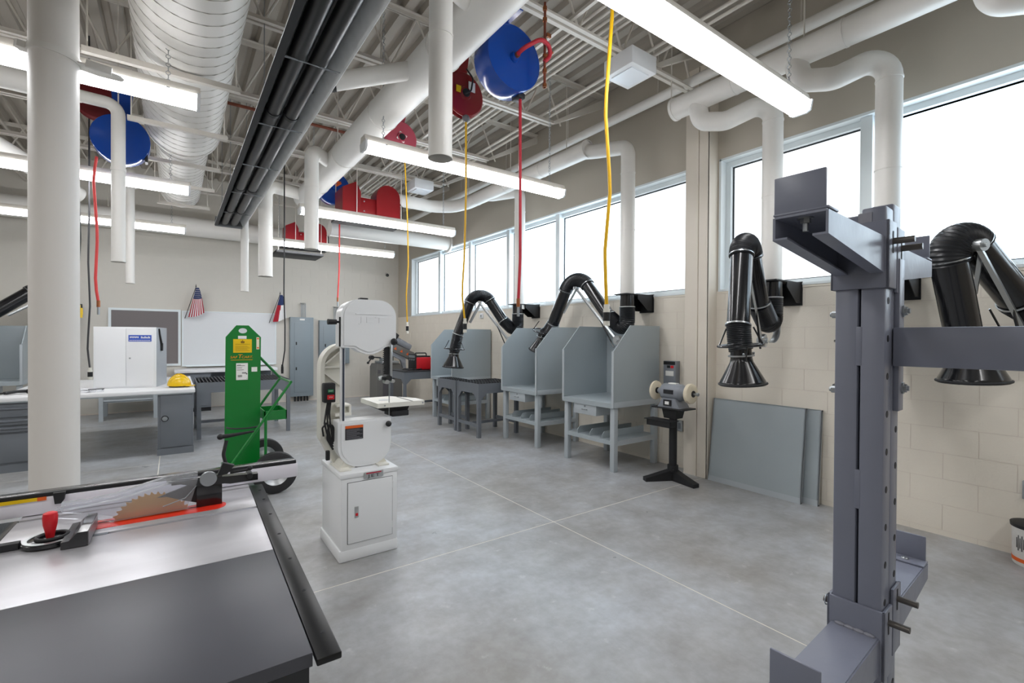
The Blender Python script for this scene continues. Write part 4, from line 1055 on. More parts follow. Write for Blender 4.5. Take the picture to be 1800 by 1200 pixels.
t = thing('hard_hat', 'yellow hard hat lying on the right end of the white workbench', 'helmet', (.055, 7.92, .848), R(-25))
pr = []
b = MB()
n = 28; rows = 10; g = []
for i in range(rows + 1):
    a = PI / 2 * i / rows; row = []
    for k in range(n + 1):
        q = 2 * PI * k / n; rr = math.cos(a) ** .85
        rdg = 1 + .03 * (abs(math.sin(q)) < .25) * math.sin(a)
        row.append((.140 * rr * math.cos(q), .116 * rr * math.sin(q), .022 + .145 * math.sin(a) * rdg))
    g.append(row)
b.quads(g).build('shell', YEL2 if 'YEL2' in globals() else mat('helmet_yellow', 'f2c50a', .25, var=.02, coat=.3), t)
b = MB(); b.prism([(.115, -.085), (.155, -.07), (.185, -.03), (.19, 0), (.185, .03), (.155, .07), (.115, .085), (.12, 0)], .014, .022, 'XY'); b.build('brim', mat('helmet_yellow'), t)
b = MB(); b.torus((0, 0, .022), .128, .007, 'Z', 28, 6); 
for v in b.bm.verts: v.co.y *= .86
b.build('rim', mat('helmet_yellow'), t)
b = MB(); b.torus((0, 0, .014), .112, .012, 'Z', 24, 6)
for v in b.bm.verts: v.co.y *= .82
b.build('headband', BLKM, t)
b = MB(); b.box(-.13, .12, -.012, .012, 0, .01)
for v in b.bm.verts: v.co.z = .148 * math.sqrt(max(0, 1 - (v.co.x / .14) ** 2)) + v.co.z * .8 + .002
# a raised ridge in arc pieces
b = MB(); b.sweep([(.125 * math.cos(a), 0, .022 + .149 * math.sin(a)) for a in [PI * k / 16 for k in range(17)]], .012, 6, flat=.9); b.build('ridge', mat('helmet_yellow'), t)
def sheet(label, x, y, w_, h_, rz, z=.8465):
    b = MB(); M = MX.Translation((x, y, z)) @ rotz(rz); g = []
    for i in range(7): g.append([M @ V((-w_ / 2 + w_ * i / 6, -h_ / 2 + h_ * j / 6, .002 + .006 * math.sin(i * 1.1 + j * .7) ** 2)) for j in range(7)])
    o = MB().quads(g).build('paper_sheet', mat('drawing_paper', 'e4e6ea', .7, var=.08, scale=30)); return tag(o, label, 'paper')
sheet('curled paper sheet lying on the workbench right of the thick column', -1.06, 8.15, .45, .34, .2)
sheet('smaller paper in front of the curled sheet on the workbench', -.98, 7.85, .30, .21, -.4, .845)
t = thing('safety_glasses', 'pair of dark-framed safety glasses on the workbench edge by the locker', 'glasses', (-.78, 7.72, .845), R(10))
for s in (-1, 1): MB().sweep([(s * .038 - .03, 0, .022), (s * .038 + .03, 0, .022)], [.020, .020], 8, True, .2).build('lens', CLEAR, t)
b = MB(); b.box(-.07, .07, -.006, .006, .036, .044)
for s in (-1, 1): b.sweep([(s * .07, 0, .04), (s * .072, .10, .03), (s * .06, .14, .012)], .004, 6)
b.build('frame', BLKM, t)
t = thing('cable_clamp', 'black welding clamp with short leads lying above the workbench drawers', 'tool', (-1.50, 7.98, .845), R(20))
b = MB(); b.sweep([(-.13, 0, .02), (-.02, .02, .03), (.12, .0, .025)], .018, 8).sweep([(-.12, -.03, .02), (0, -.02, .035), (.10, .03, .03)], .016, 8); b.build('handle', BLKM, t)
MB().box(.06, .17, -.04, .05, .0, .05, .01).build('jaw', BLKM, t)
MB().sweep(fillet([(-.13, 0, .02), (-.2, .03, .012), (-.17, .09, .012), (-.05, .08, .012)], .04), .009, 8).build('lead', CABLE, t)

# ================================================================== GREEN CYLINDER CART
t = thing('cylinder_cart', 'green two-wheeled gas cylinder cart with tall fire wall plate', 'cart', (.65, 5.5, 0))
PX0, PX1 = .405, .72
poly = [(PX0, .22), (PX1, .22), (PX1 + .012, 1.54), (PX1 - .10, 1.66), (PX0 + .105, 1.66), (PX0 + .012, 1.54)]
b = MB(); b.prism(poly, 5.494, 5.506)
b.build('fire_wall', GREEN, t, w=True)
b = MB(); M_ = [(.567 + (.030 if abs(math.cos(a)) > .3 else .030) * math.cos(a) * 1.25, 1.605 + .026 * math.sin(a)) for a in [2 * PI * k / 20 for k in range(20)]]
b.prism(M_, 5.4925, 5.5075).build('handle_slot', mat('slot_white', 'dfe3e6', .4), t, w=True)
yl = MB().box(.482, .648, 5.490, 5.494, 1.382, 1.52).build('yellow_placard', YEL, t, w=True)
b = MB(); b.prism([(.551, 1.478), (.579, 1.478), (.584, 1.492), (.576, 1.502), (.571, 1.496), (.566, 1.512), (.557, 1.498), (.552, 1.503), (.547, 1.490)], 5.4885, 5.490); b.box(.50, .63, 5.4888, 5.490, 1.466, 1.469)
for k in range(6): b.box(.50, .63 - .012 * (k % 3), 5.4888, 5.490, 1.398 + k * .010, 1.400 + k * .010)
b.build('placard_print', mat('brown_print', '8a6a10', .6), yl, w=True, smooth=0)
MB().box(.525, .60, 5.490, 5.494, 1.523, 1.553).build('serial_plate', PAPER, t, w=True)
lg = MB().box(.508, .612, 5.490, 5.494, 1.105, 1.275).build('shipping_label', PAPER, t, w=True)
b = MB()
for z, a, c in ((1.255, .515, .55), (1.247, .515, .585), (1.225, .515, .56), (1.205, .515, .575), (1.177, .56, .60), (1.170, .56, .60), (1.115, .60, .608)): b.box(a, c, 5.489, 5.490, z, z + .004)
for k in range(9): b.box(.522 + k * .0045, .522 + k * .0045 + (.0025 if k % 2 else .0015), 5.489, 5.490, 1.135, 1.155)
b.lathe([(.006, 0), (.006, -.001)], (.602, 5.490, 1.165), 'Y', 10)
b.build('label_print', INK, lg, w=True, smooth=0)
MB().box(.645, .697, 5.490, 5.494, 1.185, 1.232).build('white_sticker', PAPER, t, w=True)
sd = MB().box(.690, .716, 5.490, 5.494, 1.415, 1.54).build('side_sticker', mat('cream_sticker', 'ece2c8', .6), t, w=True)
b = MB(); b.box(.694, .712, 5.489, 5.490, 1.423, 1.437).box(.694, .712, 5.489, 5.490, 1.518, 1.532); b.build('sticker_mark', ORANGE, sd, w=True, smooth=0)
for dx, mm, yy in ((.0016, mat('dark_red_print', '5a1a10', .5), 5.4925), (0, mat('orange_yellow_print', 'f0a818', .5), 5.4905)):
    q = bpy.data.objects.new('x', None); bpy.data.objects.remove(q)
    for body, sz, xx, zz in (('SAF', .034, .486, 1.336), ('T', .056, .5385, 1.343), ('CART.', .032, .606, 1.336)):
        lettering(body, sz, mm, t, MX.Translation(-t.location) @ face_my(xx + dx, yy, zz - dx), .001, 1.15, .18)
MB().box(.462, .655, 5.491, 5.494, 1.306, 1.310).build('underline', mat('orange_yellow_print'), t, w=True)
for y, s in ((5.2, -1), (5.80, 1)):
    MB().sweep([(.965, y, 1.085), (.43, y, .30)], .0135, 10).sweep([(.43, y, .30), (.43, 5.5, .27)], .0135, 10).build('side_frame', GREEN, t, w=True)
    MB().sweep([(.735, y, .75), (.735, y, .20)], .0135, 10).build('upright', GREEN, t, w=True)
MB().sweep(fillet([(.72, 5.5, 1.335), (.965, 5.80, 1.085), (.965, 5.2, 1.085)], .03), .0135, 10).build('push_handle', GREEN, t, w=True)
b = MB(); b.box(.74, .95, 5.32, 5.72, .695, .70); b.box(.74, .75, 5.32, 5.72, .70, .79).box(.94, .95, 5.32, 5.72, .70, .79).box(.74, .95, 5.32, 5.33, .70, .79).box(.74, .95, 5.71, 5.72, .70, .79); b.build('tool_tray', GREEN, t, w=True)
MB().sweep([(.81, 5.05, .205), (.81, 5.95, .205)], .014, 10).build('axle', ZINC, t, w=True)
b = MB(); b.box(.40, .80, 5.18, 5.82, .20, .215); b.build('base_plate', GREEN, t, w=True)
MB().sweep([(.735, 5.2, .205), (.81, 5.2, .205)], .014, 8).sweep([(.735, 5.8, .205), (.81, 5.8, .205)], .014, 8).build('axle_lug', GREEN, t, w=True)
for y in (5.13, 5.87):
    w = MB().lathe([(.12, -.045), (.165, -.05), (.198, -.038), (.204, -.015), (.204, .015), (.198, .038), (.165, .05), (.12, .045)], (.81, y, .206), 'Y', 40, loop=True).build('wheel', RUBBER, t, w=True)
    MB().lathe([(.018, -.062), (.030, -.062), (.034, -.03), (.075, -.018), (.10, -.03), (.122, -.044), (.125, -.04), (.125, .04), (.0, .03)], (.81, y, .206), 'Y', 32).build('wheel_hub', HUB, w, w=True)
b = MB(); b.torus((.56, 5.33, .66), .145, .008, 'Z', 20, 6, PI, 2 * PI); b.build('cylinder_band', BLKM, t, w=True)

# ================================================================== VERTICAL BANDSAW
t = thing('vertical_bandsaw', 'white vertical bandsaw on a white cabinet stand with a door', 'bandsaw', (1.12, 3.5, 0))
x0, x1, y0, y1 = .922, 1.327, 3.272, 3.775
st_ = MB().box(x0, x1, y0, y1, .07, .575, .012).build('cabinet', WHITE, t, w=True)
MB().box(x0 - .012, x1 + .004, y0 - .002, y1 + .02, .0, .085, .012).build('plinth', WHITE, t, w=True)
MB().box(x0 - .006, x1 + .006, y0 - .006, y1 + .006, .572, .607, .010).build('cabinet_top', WHITE, t, w=True)
MB().box(.965, 1.288, y0 - .003, y0 + .01, .120, .545, .001).build('door_recess', mat('door_gap', '55575a', .6), st_, w=True)
dr = MB().box(.968, 1.285, y0 - .008, y0 + .01, .123, .542, .003).build('door', WHITE, t, w=True)
MB().box(1.012, 1.040, y0 - .014, y0 - .006, .297, .375, .003).build('latch', ALU, dr, w=True)
MB().box(1.017, 1.035, y0 - .017, y0 - .013, .310, .330, .002).build('latch_button', REDB, dr, w=True)
b = MB()
for z in (.17, .46): b.cyl((1.289, y0 - .008, z), (1.289, y0 - .008, z + .045), .006, 8)
b.build('hinge', WHITE, dr, w=True)
bd = MB().box(1.075, 1.215, y0 - .012, y0 - .006, .556, .600, .003).build('badge', ALU, t, w=True)
MB().box(1.092, 1.200, y0 - .0135, y0 - .0115, .588, .5965).build('badge_bar', mat('badge_red', 'b3203a', .4), bd, w=True)
lettering('JET', .030, INK, t, MX.Translation(-t.location) @ face_my(1.147, y0 - .0125, .5715), .001, 1.75, 0, 1.25)
# lower wheel housing with rounded bottom
LY0, LY1 = 3.40, 3.56
lo = rrect(.945, 1.318, .620, .945, (.15, .15, .01, .01), 10)
MB().prism(lo, LY0 + .02, LY1).build('lower_housing', WHITE, t, w=True)
MB().prism(rrect(.938, 1.325, .612, .95, (.155, .155, .012, .012), 10), LY0, LY0 + .026).build('lower_door', WHITE, t, w=True)
MB().prism(rrect(.958, 1.305, .632, .935, (.14, .14, .01, .01), 10), LY0 - .006, LY0 + .002).build('lower_door_panel', WHITE, t, w=True)
wl = MB().box(.985, 1.112, LY0 - .0095, LY0 - .0055, .815, .915).build('warning_label', mat('label_black', '2a2a30', .5), t, w=True)
MB().box(.985, 1.112, LY0 - .0105, LY0 - .009, .896, .915).build('label_header', ORANGE, wl, w=True)
b = MB()
for k in range(8): b.box(.992, 1.106 - .02 * (k % 3), LY0 - .0105, LY0 - .009, .822 + k * .009, .8245 + k * .009)
b.build('label_print', mat('grey_print', '8a8a90', .6), wl, w=True, smooth=0)
for x in (.985, 1.26):
    s = 1 if x < 1.1 else -1
    b = MB(); b.prism([(x - .035 * s, .607), (x + .075 * s, .607), (x + .075 * s, .618), (x + .035 * s, .66), (x - .005 * s, .66), (x - .03 * s, .625)], 3.41, 3.56); b.box(x - .05, x + .03, 3.34, 3.60, .607, .618, .002); b.build('cast_foot', CREAM, t, w=True)
# upper wheel housing
uo = [(.955, 1.475), (1.045, 1.470)] + [(1.045 + .23 * k / 8, 1.470 - .048 * math.sin(PI * k / 8) ** .9) for k in range(1, 8)] + [(1.275, 1.472), (1.36, 1.505)]
arcR = .13
uo += [(1.36 - arcR + arcR * math.cos(a), 1.70 + arcR * .93 * math.sin(a)) for a in [PI / 2 * k / 8 for k in range(9)]] + [(.955 + arcR + arcR * math.cos(a), 1.70 + arcR * .93 * math.sin(a)) for a in [PI / 2 + PI / 2 * k / 8 for k in range(9)]]
MB().prism([(1.157 + (p - 1.157) * .97, 1.65 + (q - 1.65) * .97) for p, q in uo], LY0 + .02, LY1).build('upper_housing', WHITE, t, w=True)
MB().prism(uo, LY0 - .005, LY0 + .026).build('upper_door', WHITE, t, w=True)
MB().prism([(1.157 + (p - 1.157) * .91, 1.66 + (q - 1.66) * .92) for p, q in uo], LY0 - .012, LY0 - .003).build('upper_door_panel', WHITE, t, w=True)
lettering('JET', .062, WHITE, t, MX.Translation(-t.location) @ face_my(1.175, LY0 - .013, 1.672), .003, 1.9, 0, 1.2, 'embossed_letters')
MB().box(1.055, 1.30, LY0 - .0165, LY0 - .011, 1.712, 1.718).build('embossed_bar', WHITE, t, w=True)
MB().box(1.10, 1.16, 3.43, 3.49, 1.822, 1.836, .005).build('top_knob', BLKM, t, w=True)
b = MB(); b.sweep([(.955, 3.44, 1.655), (.90, 3.44, 1.655)], .008, 8).sweep([(.935, 3.44, 1.655), (.875, 3.44, 1.655)], [.018, .020], 14); b.build('tension_handle', BLKM, t, w=True)
MB().sweep([(.950, 3.41, 1.69), (.950, 3.41, 1.48)], .006, 8).build('hinge_pin', BLKM, t, w=True)
# blade column beside the frame
MB().box(.962, .990, 3.42, 3.455, .94, 1.475, .003).build('blade_column', WHITE, t, w=True)
MB().box(.972, .984, 3.412, 3.421, .945, 1.465).build('column_strip', mat('strip_dark', '3a4150', .4), t, w=True)
# cast frame behind: C-shaped rim, web and ribs
FY0, FY1 = 3.585, 3.70
def fr_pts(off):
    P = [(1.05, 1.50 - off * .6)]
    P += [(1.03 + (.165 - off) * math.cos(a), 1.33 + (.17 - off) * math.sin(a)) for a in [PI / 2 + PI / 2 * k / 10 for k in range(11)]]
    P += [(.865 + off, .80)] + [(.865 + off + .03 * k, .80 - .05 * k - .004 * k * k) for k in range(1, 4)] + [(1.0, .615)]
    return P
o_, i_ = fr_pts(0), fr_pts(.028)
b = MB(); b.prism(o_ + i_[::-1], FY0, FY1); b.build('frame_rim', CREAM, t, w=True)
b = MB(); b.prism(i_ + [(1.05, .615)], FY0 + .05, FY0 + .06); b.build('frame_web', CREAM, t, w=True)
b = MB(); b.sweep([(.905, 1.335, 0), (1.03, 1.45, 0)], .010, 4) if False else None
for p, q in (((.90, 1.35), (1.03, 1.46)), ((.885, 1.325), (1.03, 1.328)), ((.89, 1.29), (1.02, 1.18)), ((.89, .93), (1.04, .93))):
    d = (V(q) - V(p)).normalized(); n_ = V((-d.y, d.x)) * .006
    b.prism([V(p) + n_, V(q) + n_, V(q) - n_, V(p) - n_], FY0 + .005, FY0 + .055)
b.build('frame_rib', CREAM, t, w=True)
b = MB(); P = rrect(.985, 1.085, .985, 1.045, (.012, .03, .03, .012), 5); Q = rrect(.985, 1.068, .998, 1.030, (.008, .018, .018, .008), 5)
b.box(.96, 1.08, 3.56, 3.68, .96, .985, .004).box(.97, 1.075, 3.56, 3.68, 1.03, 1.045, .004).box(1.062, 1.078, 3.56, 3.68, .975, 1.04, .004); b.build('lower_arm', CREAM, t, w=True)
# motor switch
sw = MB().box(.868, .948, 3.50, 3.57, 1.075, 1.215, .008).build('switch_box', BLKM, t, w=True)
MB().box(.892, .932, 3.492, 3.501, 1.148, 1.172, .002).build('start_button', mat('switch_green', '0f7a4a', .4), sw, w=True)
MB().box(.888, .936, 3.488, 3.501, 1.100, 1.132, .002).build('stop_button', REDB, sw, w=True)
lettering('START', .011, PAPER, sw, MX.Translation(-t.location) @ face_my(.912, 3.4915, 1.160), .0006)
lettering('STOP', .011, PAPER, sw, MX.Translation(-t.location) @ face_my(.912, 3.4875, 1.116), .0006)
random.seed(5)
for k in range(3):
    P = [(.90 + .01 * k, 3.53, 1.08), (.885 + .012 * k, 3.52, 1.0), (.870 + .02 * k, 3.50, .93), (.90 + .01 * k, 3.49, .80 + .02 * k), (.93, 3.49, .78), (.935 - .01 * k, 3.50, .90), (.90, 3.50, .93), (.885 + .008 * k, 3.49, .82), (.925, 3.48, .74 + .02 * k)]
    MB().sweep(resample(fillet(P, .035, 5), .012), .0065, 8).build('power_cord', CABLE, t, w=True)
MB().box(.878, .905, 3.48, 3.51, .665, .735, .006).build('cord_plug', BLKM, t, w=True)
MB().sweep(fillet([(.885, 3.50, .93), (.855, 3.50, .90), (.862, 3.49, .84)], .02), .0065, 8).build('loose_lead', CABLE, t, w=True)
# table with trunnion, mitre slot, blade and guides
TZ = 1.050
tb = MB().prism([(1.235, 3.435), (1.615, 3.435), (1.615, 3.60), (1.48, 3.83), (1.235, 3.83)], TZ - .035, TZ, 'XY').build('saw_table', mat('table_cream', 'e9e8e0', .35, var=.02), t, w=True)
MB().box(1.505, 1.520, 3.437, 3.75, TZ - .004, TZ + .001).build('mitre_slot', mat('slot_dark', '3b3b3a', .5), tb, w=True)
b = MB()
for x in (1.29, 1.60): b.lathe([(.006, 0), (.006, -.004)], (x, 3.435, TZ - .018), 'Y', 10)
b.build('screw', ZINC, tb, w=True)
MB().lathe([(.045, 0), (.045, .0012)], (1.355, 3.62, TZ), 'Z', 24).build('table_insert', ALU, tb, w=True)
b = MB(); b.prism([(1.235, TZ - .036), (1.52, TZ - .036), (1.50, TZ - .075), (1.30, TZ - .07)], 3.50, 3.66).box(1.36, 1.50, 3.47, 3.64, TZ - .115, TZ - .07, .008); b.build('trunnion', BLKM, t, w=True)
b = MB(); b.ball((1.295, LY0 - .03, .905), .022); b.cyl((1.295, LY0 + .02, .905), (1.295, LY0 - .02, .905), .008, 8); b.build('lower_knob', BLKM, t, w=True)
b = MB(); b.ball((1.335, LY0 - .03, 1.515), .026); b.cyl((1.335, LY0 + .02, 1.515), (1.335, LY0 - .02, 1.515), .008, 8); b.build('guide_knob', BLKM, t, w=True)
MB().box(1.332, 1.352, 3.44, 3.47, 1.245, 1.49, .003).build('guide_post', ALU, t, w=True)
b = MB(); b.box(1.296, 1.330, 3.455, 3.475, 1.265, 1.475)
for k in range(13): b.box(1.290, 1.300, 3.450, 3.478, 1.272 + k * .0155, 1.280 + k * .0155)
b.build('guide_rack', BLKM, t, w=True)
b = MB(); b.box(1.27, 1.345, 3.43, 3.50, 1.228, 1.252, .004).sweep([(1.315, 3.42, 1.24), (1.315, 3.50, 1.24)], .022, 12); b.build('blade_guide', BLKM, t, w=True)
b = MB(); b.sweep([(1.30, 3.41, 1.212), (1.30, 3.47, 1.212)], .016, 12).sweep([(1.35, 3.42, 1.216), (1.35, 3.47, 1.216)], .014, 12).sweep([(1.25, 3.46, 1.235), (1.28, 3.46, 1.245)], .014, 10); b.build('guide_bearing', ALU, t, w=True)
MB().box(1.331, 1.335, 3.455, 3.467, TZ - .1, 1.25).build('saw_blade', ZINC, t, w=True)

# ================================================================== BENCH GRINDER ON STAND
t = thing('grinder_stand', 'black pedestal stand with spread feet in front of the pilaster', 'stand', (4.45, 3.15, 0))
for (fx, fy) in ((4.16, 3.30), (4.40, 2.83), (4.66, 3.22)):
    h = V((4.45, 3.15, 0)); fpt = V((fx, fy, 0)); d = (fpt - h).normalized(); n_ = V((-d.y, d.x, 0)) * .045
    b = MB(); L = (fpt - h).length
    M = MX((( d.x, -d.y, 0, h.x), (d.y, d.x, 0, h.y), (0, 0, 1, 0), (0, 0, 0, 1)))
    b.prism([(0, 0), (L, 0), (L, .04), (L * .85, .05), (.05, .11), (0, .12)], -.04, .04, 'XZ', M=M); b.build('foot', BLKM, t, w=True)
MB().sweep([(4.45, 3.15, .06), (4.45, 3.15, .76)], .042, 24).build('column', BLKM, t, w=True)
b = MB(); ring(b, (4.45, 3.15, .13), (0, 0, 1), .042, .016, .07, 24); b.cyl((4.39, 3.10, .13), (4.36, 3.08, .13), .008, 8); b.build('collar', BLKM, t, w=True)
MB().prism([(3.08, .68), (3.22, .68), (3.25, .79), (3.05, .79)], 4.38, 4.52, 'YZ').build('head_casting', BLKM, t, w=True)
MB().box(4.33, 4.57, 2.95, 3.35, .785, .80, .003).build('top_plate', BLKM, t, w=True)
b = MB(); b.box(4.26, 4.36, 3.06, 3.34, .60, .605).box(4.255, 4.265, 3.05, 3.35, .60, .67).box(4.36, 4.37, 3.05, 3.35, .60, .67).box(4.25, 4.37, 3.05, 3.06, .60, .67).box(4.25, 4.37, 3.34, 3.35, .60, .67).box(4.23, 4.38, 3.03, 3.37, .665, .672); b.build('water_tray', BLKM, t, w=True)
t = thing('bench_grinder', 'grey bench grinder fitted with two cream cotton buffing wheels', 'grinder', (4.45, 3.15, .80))
b = MB(); b.prism([(3.01, .80), (3.29, .80), (3.23, .90), (3.07, .90)], 4.36, 4.54, 'YZ'); b.build('base', MACH, t, w=True)
b = MB(); b.lathe([(.03, -.19), (.045, -.15), (.085, -.12), (.092, -.10), (.092, .10), (.085, .12), (.045, .15), (.03, .19)], (4.45, 3.15, .965), 'Y', 32); b.build('motor_body', MACH, t, w=True)
MB().sweep([(4.45, 2.87, .965), (4.45, 3.43, .965)], .012, 12).build('spindle', ZINC, t, w=True)
for y, w_ in ((2.94, .032), (3.38, .018)):
    MB().lathe([(.02, -w_), (.085, -w_), (.105, -w_ * .6), (.108, 0), (.105, w_ * .6), (.085, w_), (.02, w_)], (4.45, y, .965), 'Y', 32).build('buffing_wheel', FELT, t, w=True)
    MB().lathe([(.012, -w_ - .006), (.035, -w_ - .006), (.035, w_ + .006), (.012, w_ + .006)], (4.45, y, .965), 'Y', 20, loop=True).build('wheel_flange', BLKM, t, w=True)
MB().sweep([(4.45, 2.845, .965), (4.45, 2.875, .965)], .018, 6).build('spindle_nut', ZINC, t, w=True)
b = MB(); b.box(4.352, 4.360, 3.11, 3.21, .82, .885).build('switch_plate', INK, t, w=True)
MB().box(4.345, 4.353, 3.135, 3.185, .835, .868).build('switch', PAPER, t, w=True)
MB().box(4.353, 4.362, 3.09, 3.21, .95, .995).build('name_plate', INK, t, w=True)
MB().box(4.42, 4.48, 3.10, 3.20, 1.05, 1.064, .004).build('top_label', PAPER, t, w=True)

# ================================================================== LEANING SHEETS, PAIL
def lean(label, y0, y1, xb, xt, h):
    t = thing('sheet_panel', label, 'panel', ((xb + xt) / 2, (y0 + y1) / 2, 0), 0, 'leaning sheet panels')
    a = math.atan2(xt - xb, h); M = MX.Translation((xb, 0, 0)) @ MX.Rotation(a, 4, 'Y')
    MB().box(0, .012, y0, y1, 0, h, M=M).build('face', GREYB, t, w=True)
    b = MB()
    for q in ((y0, y1, 0, .055), ): b.box(-.003, .012, *q, M=M)
    b.box(0, .03, y0, y0 + .012, 0, h, M=M).box(0, .03, y1 - .012, y1, 0, h, M=M).box(0, .03, y0, y1, h - .012, h, M=M).box(0, .03, y0, y1, 0, .012, M=M)
    b.build('folded_edge', GREYL, t, w=True)
lean('grey metal sheet leaning on the block wall, front one of two', 1.99, 2.93, 4.775, 4.880, .90)
lean('grey metal sheet leaning behind the front sheet, sticking out at right', 1.87, 2.80, 4.845, 4.915, .89)
t = thing('paint_pail', 'white printed pail with black lid on the floor below a wall outlet', 'pail', (4.81, .50, 0))
MB().lathe([(.112, 0), (.12, .01), (.125, .27), (.128, .275)], (4.81, .50, 0), 'Z', 32).build('body', mat('pail_white', 'e8e6e2', .5, var=.1, scale=20), t, w=True)
MB().lathe([(.120, .03), (.1225, .03), (.1232, .055), (.121, .055)], (4.81, .50, 0), 'Z', 32, loop=True).build('orange_band', ORANGE, t, w=True)
MB().lathe([(.132, .262), (.134, .285), (.11, .292), (.0, .292)], (4.81, .50, 0), 'Z', 32).build('lid', BLKM, t, w=True)
b = MB()
for k in range(9):
    a = PI * .75 + k * .09; h = .10 + .05 * (k % 2); b.cbox((4.81 + .1235 * math.cos(a), .50 + .1235 * math.sin(a), .16), (.004, .004, h * .7))
b.build('print', INK, t, w=True)

# ================================================================== TABLE SAW (foreground)
SR = R(-1.4)
t = thing('table_saw', 'table saw with grey iron top, black extension wing and red throat insert', 'table saw', (.265, 1.80, 0), SR)
H = .87
X0, Y0 = -.742, -.14      # table left edge and start of the iron top, local
def seg(y0, y1): return MB().box(X0, -.005, y0, y1, H - .045, H, .0015)
tp = seg(Y0, .300).build('iron_top', IRON, t)
seg(.322, .600).build('iron_top', IRON, t); seg(.622, .92).build('iron_top', IRON, t)
MB().box(X0, -.005, Y0, .92, H - .055, H - .012).build('slot_floor', mat('slot_iron', '6d6d70', .4, metal=.5), t)
MB().box(X0 - .02, -.005, -.735, Y0 - .001, H - .03, H, .001).build('extension_wing', WING, t)
MB().box(X0 - .02, -.012, -.735, Y0 - .001, H - .075, H - .03).build('wing_apron', BLK, t)
ra = MB().box(0, .052, -.752, .66, H - .024, H - .008, .003).box(0, .008, -.10, .66, H - .075, H - .010).build('rear_rail', RAILB, t)
b = MB()
for y in (-.66, -.44, -.22, .0, .22, .42, .56): b.lathe([(.006, 0), (.006, .0012)], (.032, y, H - .0085), 'Z', 12); b.lathe([(.003, .001), (.003, .002)], (.032, y, H - .0085), 'Z', 8)
b.build('rail_screw', INK, ra)
MB().box(X0 - .075, X0 - .015, -.785, .70, H - .08, H - .02, .004).build('front_rail', BLK, t)
MB().box(X0 + .06, -.08, -.08, .62, .08, H - .05, .01).build('cabinet', WHITE, t); MB().box(X0 + .04, -.06, -.10, .64, 0, .09, .006).build('plinth', BLKM, t)
for x in (X0 + .04, -.08): MB().box(x, x + .045, -.72, -.675, 0, H - .07).build('leg', BLK, t)
# throat insert, blade, guard
MB().prism(rrect(-.535, -.105, .368, .466, .045, 8), H - .01, H + .0012, 'XY').build('throat_insert', mat('insert_red', 'e8321f', .35, var=.04), t)
MB().prism(rrect(-.50, -.12, .432, .440, .003, 3), H + .0010, H + .0016, 'XY').build('blade_slot', BLKM, t)
bl = MB(); N_ = 40; poly = []
for k in range(N_):
    a = 2 * PI * k / N_; da = 2 * PI / N_
    for fa, rr in ((0, .127), (.12, .1275), (.30, .1175), (.62, .1185)): poly.append((rr * math.cos(a + fa * da), rr * math.sin(a + fa * da)))
bl.prism(poly, -.0015, .0015, 'XZ', M=MX.Translation((-.345, .436, H - .042))); bl.build('saw_blade', GOLD, t, smooth=0)
gp = [(-.595, H + .082), (-.615, H + .070), (-.60, H + .048), (-.50, H + .022), (-.46, H + .006), (-.23, H + .008), (-.215, H + .06), (-.20, H + .118), (-.24, H + .128), (-.37, H + .112), (-.48, H + .080), (-.56, H + .088)]
for y in (.408, .470):
    MB().prism(gp, y, y + .004).build('clear_guard', CLEAR, t)
MB().sweep([(-.595, .438, H + .078), (-.53, .438, H + .080), (-.45, .438, H + .088), (-.30, .438, H + .122), (-.20, .438, H + .125)], [.018, .015, .016, .018, .018], 10, True, 1.2).build('clear_spine', CLEAR, t)
MB().box(-.285, -.215, .432, .444, H + .10, H + .118).build('vent_strip', INK, t)
MB().box(-.205, -.118, .424, .450, H + .001, H + .118, .002).build('spreader_block', BLK, t)
MB().prism([(-.33, H + .062), (-.205, H + .10), (-.205, H + .02), (-.245, H + .035), (-.30, H + .060)], .432, .442).build('riving_plate', BLKM, t)
b = MB(); b.prism([(-.30, H + .118), (-.05, H + .108), (.01, H + .104), (.01, H + .078), (-.09, H + .078), (-.11, H + .082), (-.21, H + .088)], .420, .456); b.build('guard_arm', BLK, t)
MB().lathe([(.028, -.008), (.030, 0), (.028, .008)], (-.165, .415, H + .112), 'Y', 24).build('pivot_disc', ZINC, t)
b = MB(); b.prism([(-.135, H + .115), (-.10, H + .118), (-.075, H + .150), (-.115, H + .165)], .425, .450).cyl((-.02, .41, H + .10), (-.02, .47, H + .10), .012, 10).sweep([(-.09, .435, H + .12), (-.03, .435, H + .122), (-.01, .435, H + .128)], .006, 8).ball((-.018, .435, H + .128), .010); b.build('release_lever', BLKM, t)
b = MB(); b.sweep(fillet([(-.098, .46, H + .13), (-.112, .47, H + .19), (-.100, .48, H + .245)], .05), .007, 8).sweep([(-.125, .48, H + .262), (-.085, .48, H + .264), (.0, .48, H + .272)], [.010, .008, .004], 8).ball((-.122, .48, H + .262), .012); b.build('anti_kickback_arm', BLKM, t)
b = MB()
for q in ((-.19, .10), (-.15, .09), (-.16, .112)): b.lathe([(.004, 0), (.004, -.004)], (q[0], .424, H + q[1]), 'Y', 8)
b.build('screw', ZINC, t)
MB().sweep([(-.31, .395, H + .035), (-.24, .395, H + .055), (-.205, .40, H + .095)], .0018, 6).build('spring_wire', ZINC, t)
